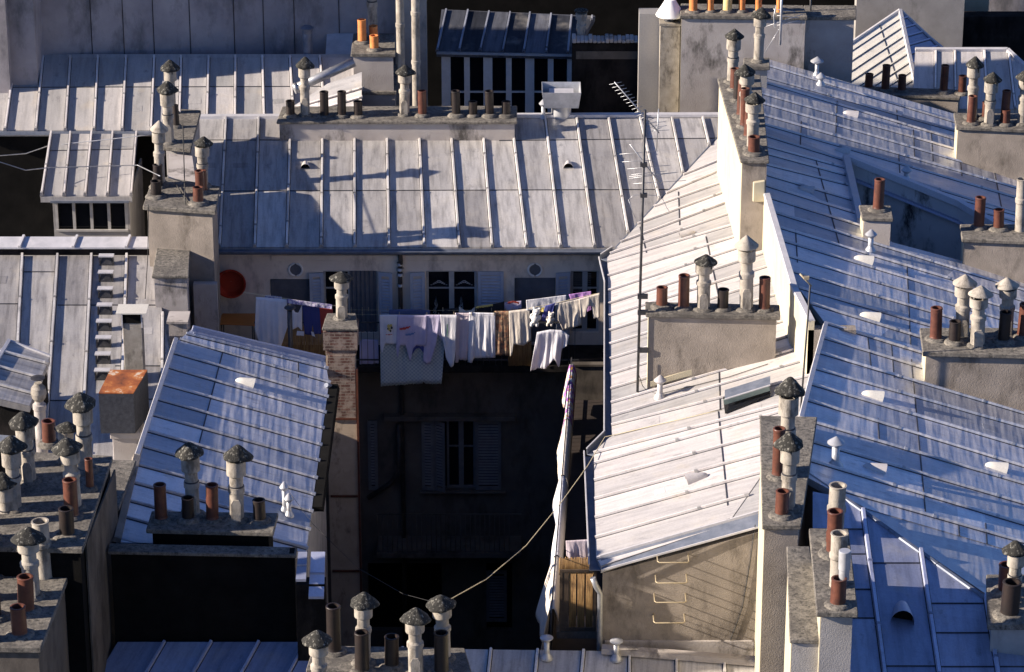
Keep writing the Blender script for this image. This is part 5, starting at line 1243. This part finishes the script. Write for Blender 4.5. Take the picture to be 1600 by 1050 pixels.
mb = MB(); mb.tube([aty(*q, ym) for q in ((982, 312), (990, 305), (1005, 304), (1028, 306), (1036, 312), (1042, 325), (1046, 330))], .006, 5); mb.tube([aty(*q, ym) for q in ((982, 312), (988, 330), (993, 341))], .005, 5); mb.build('aerial', 'metal_grey', t)
mb = MB()
for yy in (257, 305): c = aty(1005, yy, ym); mb.box(c.x-.06, c.x+.08, c.y-.04, c.y+.04, c.z-.04, c.z+.04)
mb.build('mast_bracket', 'metal_dark', t)
mb = MB(); mb.tube([aty(*q, ym-.05) for q in ((999, 560), (998, 585), (1004, 603), (1012, 612))]+[B.hit(*q)+V((0, 0, .02)) for q in ((1030, 617), (1080, 605), (1140, 590), (1200, 570))], .008, 5); mb.build('antenna_cable', 'cable_black', t)
y2 = B.hit(1250, 655).y
p0, p1 = aty(1250, 655, y2), aty(1266, 445, y2)
t = antenna('thin mast with a small aerial head standing beside the cream parapet', None, p0)
mb = MB(); mb.tube([p0, p1], .02, 7); mb.build('mast', 'metal_dark', t)
mb = MB(); a, b = aty(1250, 428, y2), aty(1268, 447, y2); mb.tube([a, b], .018, 6); c = aty(1260, 434, y2); mb.box(c.x-.05, c.x+.05, c.y-.04, c.y+.04, c.z-.03, c.z+.03); mb.build('aerial', 'rung_metal', t)
y3 = 79.8; p0, p1 = aty(1219, 70, y3), aty(1222, -30, y3)
t = antenna('white antenna mast with thin rods on the top wall by the orange pots', None, p0)
mb = MB(); mb.tube([p0, p1], .03, 8); mb.build('mast', 'galvanised', t)
mb = MB()
for a_, b_ in (((1212, 40), (1250, 32)), ((1214, 24), (1248, 28)), ((1195, 42), (1255, 22)), ((1195, 82), (1222, 38)), ((1208, 14), (1243, 18))): mb.tube([aty(*a_, y3), aty(*b_, y3)], .008, 5)
mb.tube([aty(*q, y3) for q in ((1213, 8), (1209, 25), (1210, 42), (1219, 48), (1222, 36))], .015, 6); mb.build('aerial', 'galvanised', t)
y3 = 81.5
mb = MB(); mb.tube([aty(1266, 52, y3), aty(1267, -20, y3)], .025, 7); tag(mb.build('pole', 'metal_dark', loc=aty(1266, 52, y3)), 'slim dark pole against the top wall right of the white antenna', 'pole')

def line3(name, label, cat, pts, r, m, sag=0, group=None):
    P = []
    for a, b in zip(pts, pts[1:]):
        for k in range(8): P.append(a+(b-a)*(k/8)-V((0, 0, sag*4*(k/8)*(1-k/8))))
    P.append(pts[-1]); mb = MB(); mb.tube(P, r, 6); return tag(mb.build(name, m, loc=P[0]), label, cat, group)
a = at(690, 944, 18.9); b = at(918, 728, 17.95); c = B.hit(945, 685)+V((0, 0, .03)); d = B.hit(1128, 642)+V((0, 0, .03))
mid = a.lerp(b, .55)-V((0, 0, .45)); mid1 = a.lerp(b, .28)-V((0, 0, .35)); mid2 = a.lerp(b, .8)-V((0, 0, .25))
line3('rope', 'yellow rope sagging from the bottom stack across the court onto the bright roof', 'rope', [a, mid1, mid, mid2, b, c, d], .008, 'rope')
line3('wire', 'thin wire looping from the white vents of the blue roof across the court', 'wire', [E.hit(452, 790)+V((0, 0, .3)), at(490, 820, 18.2), at(560, 888, 18), at(630, 928, 18.2), a], .004, 'cable_black')
line3('wire', 'pale wire hanging left of the dormer, lower of the two', 'wire', [aty(-10, 250, 75), aty(40, 266, 75.2), aty(75, 262, 75.5), aty(215, 258, 76), aty(250, 275, 68)], .012, 'metal_grey')
line3('wire', 'pale wire crossing the dormer roof, upper of the two', 'wire', [aty(-10, 244, 76.5), aty(40, 240, 77), aty(75, 228, 77.5), aty(240, 210, 77)], .012, 'metal_grey')
line3('wire', 'black wire hanging down the left lit roof beside the square chimney', 'wire', [aty(232, 320, 67), at(231, 400, 19.2), D2.hit(227, 470)+V((0, 0, .05))], .010, 'cable_black')

# ============================================================ LAUNDRY
GL = 'washing hung out along the top floor terrace'
def lerp_poly(pts, x):
    for (x0, y0), (x1, y1) in zip(pts, pts[1:]):
        if x0 <= x <= x1: return y0+(y1-y0)*((x-x0)/(x1-x0) if x1 > x0 else 0)
    return pts[-1][1] if x > pts[-1][0] else pts[0][1]
def cloth(name, label, cat, top, bot, Y, m, fold=.05, nf=5, slope=0, seed=0, rag=.5):
    """a piece hanging from a line: top and bottom edges as pixel polylines, at distance Y"""
    rnd = random.Random(seed+hash(label) % 1 if False else len(label)*7+int(top[0][0])); xs0, xs1 = max(top[0][0], bot[0][0]), min(top[-1][0], bot[-1][0])
    xs0, xs1 = top[0][0], top[-1][0]; NC = max(10, int((xs1-xs0)*.9)); NR = 14; ph = [rnd.uniform(0, 6.28) for _ in range(4)]
    mb = MB(); idx = []
    for i in range(NC+1):
        u = i/NC; xt = xs0+(xs1-xs0)*u; xb = bot[0][0]+(bot[-1][0]-bot[0][0])*u
        yt = lerp_poly(top, xt); yb = lerp_poly(bot, xb)+rnd.uniform(-rag, rag); row = []
        for j in range(NR+1):
            v_ = j/NR; px = xt+(xb-xt)*v_; py = yt+(yb-yt)*v_
            nf_ = nf*.62; w_ = .42*fold*(math.sin(nf_*2*math.pi*u+ph[0]+v_*1.3)*.5+math.sin(nf_*2.3*2*math.pi*u+ph[1]-v_*2)*.22+math.sin(nf_*.45*2*math.pi*u+ph[2]+v_*2.5)*.6)*(v_**.7)
            p = aty(px, py, Y+slope*u+w_); row.append(len(mb.v)); mb.v.append(p)
        idx.append(row)
    for i in range(NC):
        for j in range(NR):
            mb.f.append((idx[i][j], idx[i][j+1], idx[i+1][j+1], idx[i+1][j])); mb.t.append(.5); mb.sm.append(True)
    o = mb.build(name, m, loc=aty(xs0, top[0][1], Y), thick=.006)
    return tag(o, label, cat, GL)
def decal(o, px, py, w_, h_, Y, m, blobs, name='printed_motif'):
    mb = MB(); 
    for (bx_, by_, br_) in blobs:
        n = 9; c = (px+bx_*w_, py+by_*h_)
        mb.face([aty(c[0]+br_*w_*math.cos(-2*math.pi*k/n), c[1]+br_*h_*math.sin(-2*math.pi*k/n), Y) for k in range(n)][::-1])
    mb.build(name, m, o)
YR = YB-.10
# lines: short pegs and ropes
def peg_row(xs, y, Y, label):
    t = thing('clothes_line', label, 'clothes line', aty(xs[0], y, Y), 'clothes lines')
    mb = MB(); mb.tube([aty(xs[0]-8, y, Y), aty((xs[0]+xs[-1])/2, y+1, Y), aty(xs[-1]+8, y, Y)], .003, 5); mb.build('line', 'rope', t)
    for x in xs:
        p = aty(x, y, Y); mb = MB(); mb.box(p.x-.007, p.x+.007, p.y-.012, p.y+.012, p.z-.03, p.z+.055); mb.build('clothes_peg', 'rung_metal', t)
peg_row([549, 566, 576, 590, 606, 625, 669, 692, 721, 744, 768, 790, 800, 811], 484, YR+.35, 'inner clothes line with wooden pegs just behind the front washing')
peg_row([546, 566, 594, 624, 667, 709, 737, 772], 491, YR-.02, 'outer clothes line along the balcony rail with wooden pegs')
# left group
yl_ = 68.9
cloth('bed_sheet', 'large white sheet hanging in soft folds, far left of the washing', 'sheet', [(400, 464), (448, 468)], [(398, 516), (405, 536), (425, 540), (438, 545), (449, 512)], yl_, 'cloth_white', .09, 4)
cloth('lace_cloth', 'white printed cloth with dark flecks beside the large sheet on the left', 'cloth', [(414, 461), (440, 464)], [(416, 485), (428, 512), (449, 512)], yl_+.12, 'cloth_floral', .05, 4)
cloth('tank_top', 'white sleeveless top hanging right of the dark cone-topped post', 'top', [(455, 477), (461, 488), (466, 489), (472, 476)], [(457, 515), (466, 511), (472, 517)], yl_+.02, 'cloth_white', .04, 3)
cloth('jeans', 'dark blue jeans hanging between the white top and the brick chimney', 'trousers', [(472, 478), (499, 480)], [(476, 522), (487, 524), (488, 505), (491, 522), (502, 522)], yl_+.02, 'cloth_navy', .04, 3)
cloth('valance', 'flowered lilac strip draped along the left line above the jeans', 'cloth', [(449, 467), (519, 476)], [(449, 474), (519, 483)], yl_-.04, 'cloth_floral', .02, 9)
cloth('red_cloth', 'dark red cloth hanging next to the brick chimney', 'cloth', [(499, 481), (520, 483)], [(501, 520), (520, 522)], yl_+.05, 'cloth_red', .03, 3)
cloth('white_cloth', 'small white cloth peeping out beneath the dark jeans', 'cloth', [(464, 517), (475, 518)], [(463, 524), (475, 525)], yl_, 'cloth_white', .02, 2)
cloth('white_sock', 'single white sock dangling under the jeans', 'sock', [(486, 518), (490, 519)], [(487, 524), (493, 527)], yl_-.02, 'cloth_white', .01, 1)
line3('clothes_line', 'left clothes line running from the chimney to the brick stack', 'clothes line', [aty(380, 457, yl_), aty(450, 467, yl_), aty(525, 478, yl_)], .007, 'rope', group='clothes lines')
p = aty(453, 552, yl_-.4); q = aty(453, 484, yl_-.4); vp = thing('vent_pipe', 'dark slim vent pipe with a cone cap rising in front of the left washing', 'vent pipe', p)
mb = MB(); mb.tube([p-V((0, 0, 1)), q], .055, 10); mb.build('pipe', 'metal_dark', vp); mb = MB(); mb.lathe([(.05, -.02), (.13, .05), (.12, .07), (.02, .14)], 14, q); mb.build('cap', 'metal_dark', vp)
# middle group, front line
cloth('tablecloth', 'wide pale checked cloth hanging lowest under the front shirts', 'tablecloth', [(593, 492), (694, 492)], [(595, 604), (620, 602), (660, 599), (661, 597), (668, 600), (690, 600), (694, 548)], YR+.055, 'cloth_checked', .04, 6, rag=.8)
o = cloth('tee_shirt', 'white tee shirt with a small yellow and dark print, leftmost on the front line', 'shirt', [(593, 492), (622, 492)], [(594, 541), (597, 553), (601, 538), (621, 538)], YR-.05, 'cloth_white', .03, 3)
decal(o, 609, 513, 6, 8, YR-.12, 'print_yellow', [(-.3, -.4, .4), (.3, -.5, .35), (-.1, .2, .35)]); decal(o, 609, 513, 6, 8, YR-.125, 'metal_dark', [(.5, -.1, .3), (.2, .5, .25), (-.5, .1, .2)]); decal(o, 608, 523, 8, 2.5, YR-.12, 'print_red', [(-.5, 0, .2), (0, 0, .3), (.45, -.1, .2)])
o = cloth('long_shirt', 'white long-sleeved shirt with a red and blue splash print', 'shirt', [(621, 492), (667, 493)], [(619, 545), (621, 562), (625, 540), (634, 540), (641, 568), (645, 545), (650, 540), (665, 541)], YR-.06, 'cloth_lavender', .04, 4)
decal(o, 634, 514, 12, 7, YR-.13, 'print_red', [(-.6, .0, .25), (-.2, -.1, .3), (.2, -.3, .25), (.5, -.5, .14)]); decal(o, 639, 522, 11, 6, YR-.13, 'print_blue', [(-.3, .2, .25), (.1, .1, .3), (.5, -.1, .25), (.8, -.4, .12)])
cloth('blue_cloth', 'deep blue garment just showing under the splash print shirt', 'garment', [(636, 530), (664, 530)], [(640, 560), (650, 545), (655, 543), (662, 552)], YR-.01, 'cloth_blue', .03, 3)
cloth('grey_shirt', 'lilac-white shirt with hanging sleeves, third along the front line', 'shirt', [(665, 492), (710, 492)], [(661, 565), (666, 570), (672, 568), (681, 540), (684, 522), (700, 545), (708, 545)], YR-.05, 'cloth_lavender', .05, 4)
o = cloth('sweatshirt', 'white sweatshirt with faint green lettering, one sleeve hanging long', 'shirt', [(688, 492), (714, 492)], [(690, 520), (697, 560), (704, 574), (709, 572), (712, 545)], YR-.08, 'cloth_white', .04, 3)
decal(o, 699, 516, 2.5, 15, YR-.15, 'print_green', [(0, -.4, .3), (.1, 0, .35), (-.1, .4, .3)])
cloth('blouse', 'pinkish pleated blouse left of the sheer white curtain', 'blouse', [(711, 489), (737, 489)], [(711, 567), (716, 566), (717, 562), (728, 563), (734, 560)], YR, 'cloth_pink', .05, 5)
cloth('sheer_curtain', 'sheer white curtain hanging full length beside the brown patterned cloth', 'curtain', [(733, 488), (774, 489)], [(731, 566), (738, 567), (740, 560), (774, 559)], YR-.02, 'cloth_white', .05, 6)
cloth('patterned_cloth', 'brown and black mottled patterned cloth hanging straight down', 'cloth', [(773, 486), (795, 486)], [(773, 555), (795, 556)], YR-.01, 'cloth_leopard', .03, 3)
cloth('cream_shirt', 'cream shirt left of the white teddy bear', 'shirt', [(795, 486), (828, 482)], [(797, 556), (800, 557), (802, 538), (818, 540), (830, 532)], YR-.03, 'cloth_cream', .04, 4)
cloth('lavender_towel', 'small lilac towel with fringed hem hanging lower, right of the brick chimney', 'towel', [(562, 535), (566, 530), (591, 531)], [(562, 570), (592, 568)], YR+.2, 'cloth_lavender', .04, 5)
# inner line
cloth('denim_garment', 'dark denim garment seen over the front shirts', 'garment', [(608, 484), (640, 483), (672, 485)], [(608, 500), (672, 500)], YR+.33, 'cloth_denim', .04, 5)
cloth('black_top', 'black top with pale spots on the inner line', 'top', [(690, 483), (716, 481)], [(690, 498), (718, 498)], YR+.35, 'cloth_black', .03, 4)
cloth('beige_camisole', 'beige camisole with thin straps on the inner line', 'top', [(717, 479), (728, 486), (736, 485), (742, 480)], [(717, 498), (742, 498)], YR+.34, 'cloth_cream', .03, 3)
cloth('dark_tee', 'black and purple garment with a yellow edge on the inner line', 'garment', [(742, 480), (770, 475), (788, 471)], [(742, 497), (788, 496)], YR+.34, 'cloth_black', .03, 4)
cloth('yellow_hem', 'bright yellow waistband along the black and purple garment', 'garment', [(743, 479), (770, 475)], [(743, 482), (770, 478)], YR+.30, 'print_yellow', .01, 3)
cloth('lilac_tee', 'lilac tee shirt with dark red collar on the inner line', 'shirt', [(787, 473), (815, 470)], [(787, 486), (815, 483)], YR+.36, 'cloth_lavender', .02, 3)
cloth('red_collar', 'dark red collar band on the lilac tee shirt', 'shirt collar', [(793, 472), (802, 470), (811, 472)], [(793, 475), (802, 473), (811, 475)], YR+.32, 'cloth_red', .01, 2)
# right group
yr_ = 69.4
cloth('pillowcase', 'long white pillowcase on the rear line towards the right corner', 'pillowcase', [(822, 469), (885, 461)], [(823, 486), (885, 474)], yr_+.5, 'cloth_white', .02, 5)
cloth('purple_cloth', 'bright mauve cloth on the rear line at the right corner', 'cloth', [(889, 460), (924, 455)], [(892, 470), (924, 466)], yr_+.55, 'cloth_purple', .03, 4)
cloth('baby_shirt', 'cream buttoned shirt hanging right of the dark blue bag', 'top', [(871, 473), (907, 466)], [(872, 500), (880, 516), (895, 512), (909, 508)], yr_, 'cloth_cream', .05, 4)
cloth('cream_trousers', 'cream baby trousers at the far right end of the washing', 'trousers', [(905, 467), (937, 458)], [(907, 496), (914, 496), (919, 478), (925, 478), (927, 498), (937, 497)], yr_-.05, 'cloth_cream', .04, 3)
cloth('blue_bag', 'dark blue cloth bag between the teddy bear and the cream top', 'bag', [(852, 478), (868, 473)], [(845, 501), (856, 503), (862, 490)], yr_-.1, 'cloth_blue', .03, 2)
cloth('mauve_scrap', 'small mauve piece showing between the trouser legs', 'cloth', [(917, 478), (924, 477)], [(918, 487), (924, 484)], yr_+.1, 'cloth_purple', .01, 1)
cloth('draped_shirt', 'white shirt draped low over the corner of the gallery rail', 'shirt', [(839, 519), (860, 515), (878, 516), (890, 524)], [(829, 580), (842, 575), (853, 576), (866, 560), (874, 575), (878, 545), (886, 540)], yr_-1.1, 'cloth_white', .09, 5, rag=1)
def teddy(px, py, s, label, m, Y):
    """small plush animal pinned by the ears"""
    t = aty(px, py, Y); bm = bmesh.new()
    def ball(x, z, r, sx=1, sz=1, dy=0):
        mm = bmesh.ops.create_icosphere(bm, subdivisions=2, radius=r)
        for v_ in mm['verts']: v_.co = V((v_.co.x*sx+x, v_.co.y+dy, v_.co.z*sz+z))
    ball(0, 0, .085); ball(-.06, .075, .032); ball(.06, .075, .032); ball(.0, -.03, .045, dy=-.06); ball(0, -.16, .09, .95, 1.25)
    ball(-.09, -.12, .038, .9, 1.8); ball(.09, -.13, .038, .9, 1.8); ball(-.05, -.30, .045, 1, 1.5); ball(.06, -.29, .045, 1, 1.5)
    for v_ in bm.verts: v_.co *= s; v_.co += V((random.uniform(-1, 1), random.uniform(-1, 1), random.uniform(-1, 1)))*.003
    me = bpy.data.meshes.new('toy'); bm.to_mesh(me); bm.free(); me.materials.append(M(m))
    for p_ in me.polygons: p_.use_smooth = True
    o = bpy.data.objects.new('teddy_bear', me); COL.objects.link(o); o.location = t; tag(o, label, 'teddy bear', GL)
    r_ = o.modifiers.new('r', 'REMESH'); r_.mode = 'VOXEL'; r_.voxel_size = .012*s; r_.use_smooth_shade = True
    o.rotation_euler = (0, .15, 0)
    for dx, dz in ((-.03, .015), (.03, .015), (0, -.022)):
        mb = MB(); mb.lathe([(.0, -.008), (.011, 0), (0, .008)], 8, t+V((dx*s, -.083*s if dz > 0 else -.107*s, dz*s)))
        mb.build('eye' if dz > 0 else 'nose', 'cloth_black', o)
teddy(838, 487, 1.05, 'white teddy bear hanging pinned by its ears on the line', 'plush', yr_-.2)
teddy(861, 492, .8, 'beige floppy plush toy hanging right of the dark blue bag', 'cloth_cream', yr_-.25)
cloth('orange_toy', 'small orange and pink soft toy between bear and blue bag', 'soft toy', [(842, 482), (853, 480)], [(846, 487), (853, 488)], yr_+.0, 'print_yellow', .03, 2)
line3('clothes_line', 'right clothes line rising towards the corner of the gallery', 'clothes line', [aty(826, 482, yr_-.1), aty(871, 473, yr_), aty(940, 457, yr_)], .006, 'rope', group='clothes lines')
# linen over the gallery rail, lit by the sun
def rail_sheet(name, label, cat, k0, k1, drop0, drop1, m, bulge=.16):
    mb = MB(); NC = max(6, int((k1-k0)*70)); NR = 16; idx = []; rnd = random.Random(len(label)); ph = rnd.random()*6
    for i in range(NC+1):
        u = i/NC; k = k0+(k1-k0)*u; base = G(k); dr = drop0+(drop1-drop0)*u+rnd.uniform(-.03, .03)+.05*math.sin(u*9+ph); row = []
        prof = []
        for j in range(NR+1):
            v_ = j/NR
            if v_ < .22: s_ = (1-v_/.22); x = .20*s_*.55+.02; z = .035-.28*s_*s_
            else: s_ = (v_-.22)/.78; x = -.02-(bulge*(s_**.8))*(.75+.35*math.sin(u*31*(k1-k0)+ph)+.15*math.sin(u*13+ph)); z = .035-dr*s_
            row.append(len(mb.v)); mb.v.append(base+V((x, 0, z)))
        idx.append(row)
    for i in range(NC):
        for j in range(NR): mb.f.append((idx[i][j], idx[i+1][j], idx[i+1][j+1], idx[i][j+1])); mb.t.append(.5); mb.sm.append(True)
    tag(mb.build(name, m, loc=G(k0), thick=.006), label, cat, 'linen draped over the side gallery rail')
rail_sheet('bed_cover', 'white cover with purple and orange flowers over the far end of the gallery rail', 'bed cover', .03, .27, .75, .85, 'cloth_print', .13)
rail_sheet('bed_sheet', 'cream crumpled sheet over the middle of the gallery rail', 'sheet', .275, .50, .5, .6, 'cloth_cream', .15)
rail_sheet('bed_sheet', 'white sheet over the gallery rail just before the long cream cloth', 'sheet', .505, .80, .45, .7, 'cloth_white', .13)
rail_sheet('long_sheet', 'long cream cloth hanging lowest at the near end of the gallery rail', 'sheet', .805, .985, 1.05, 1.3, 'cloth_cream', .30)
cloth('grey_towel', 'grey ragged towel hanging across above the bamboo gate', 'towel', [(884, 845), (919, 843)], [(885, 868), (893, 878), (905, 881), (920, 882)], yg+.35, 'cloth_pink', .05, 3)
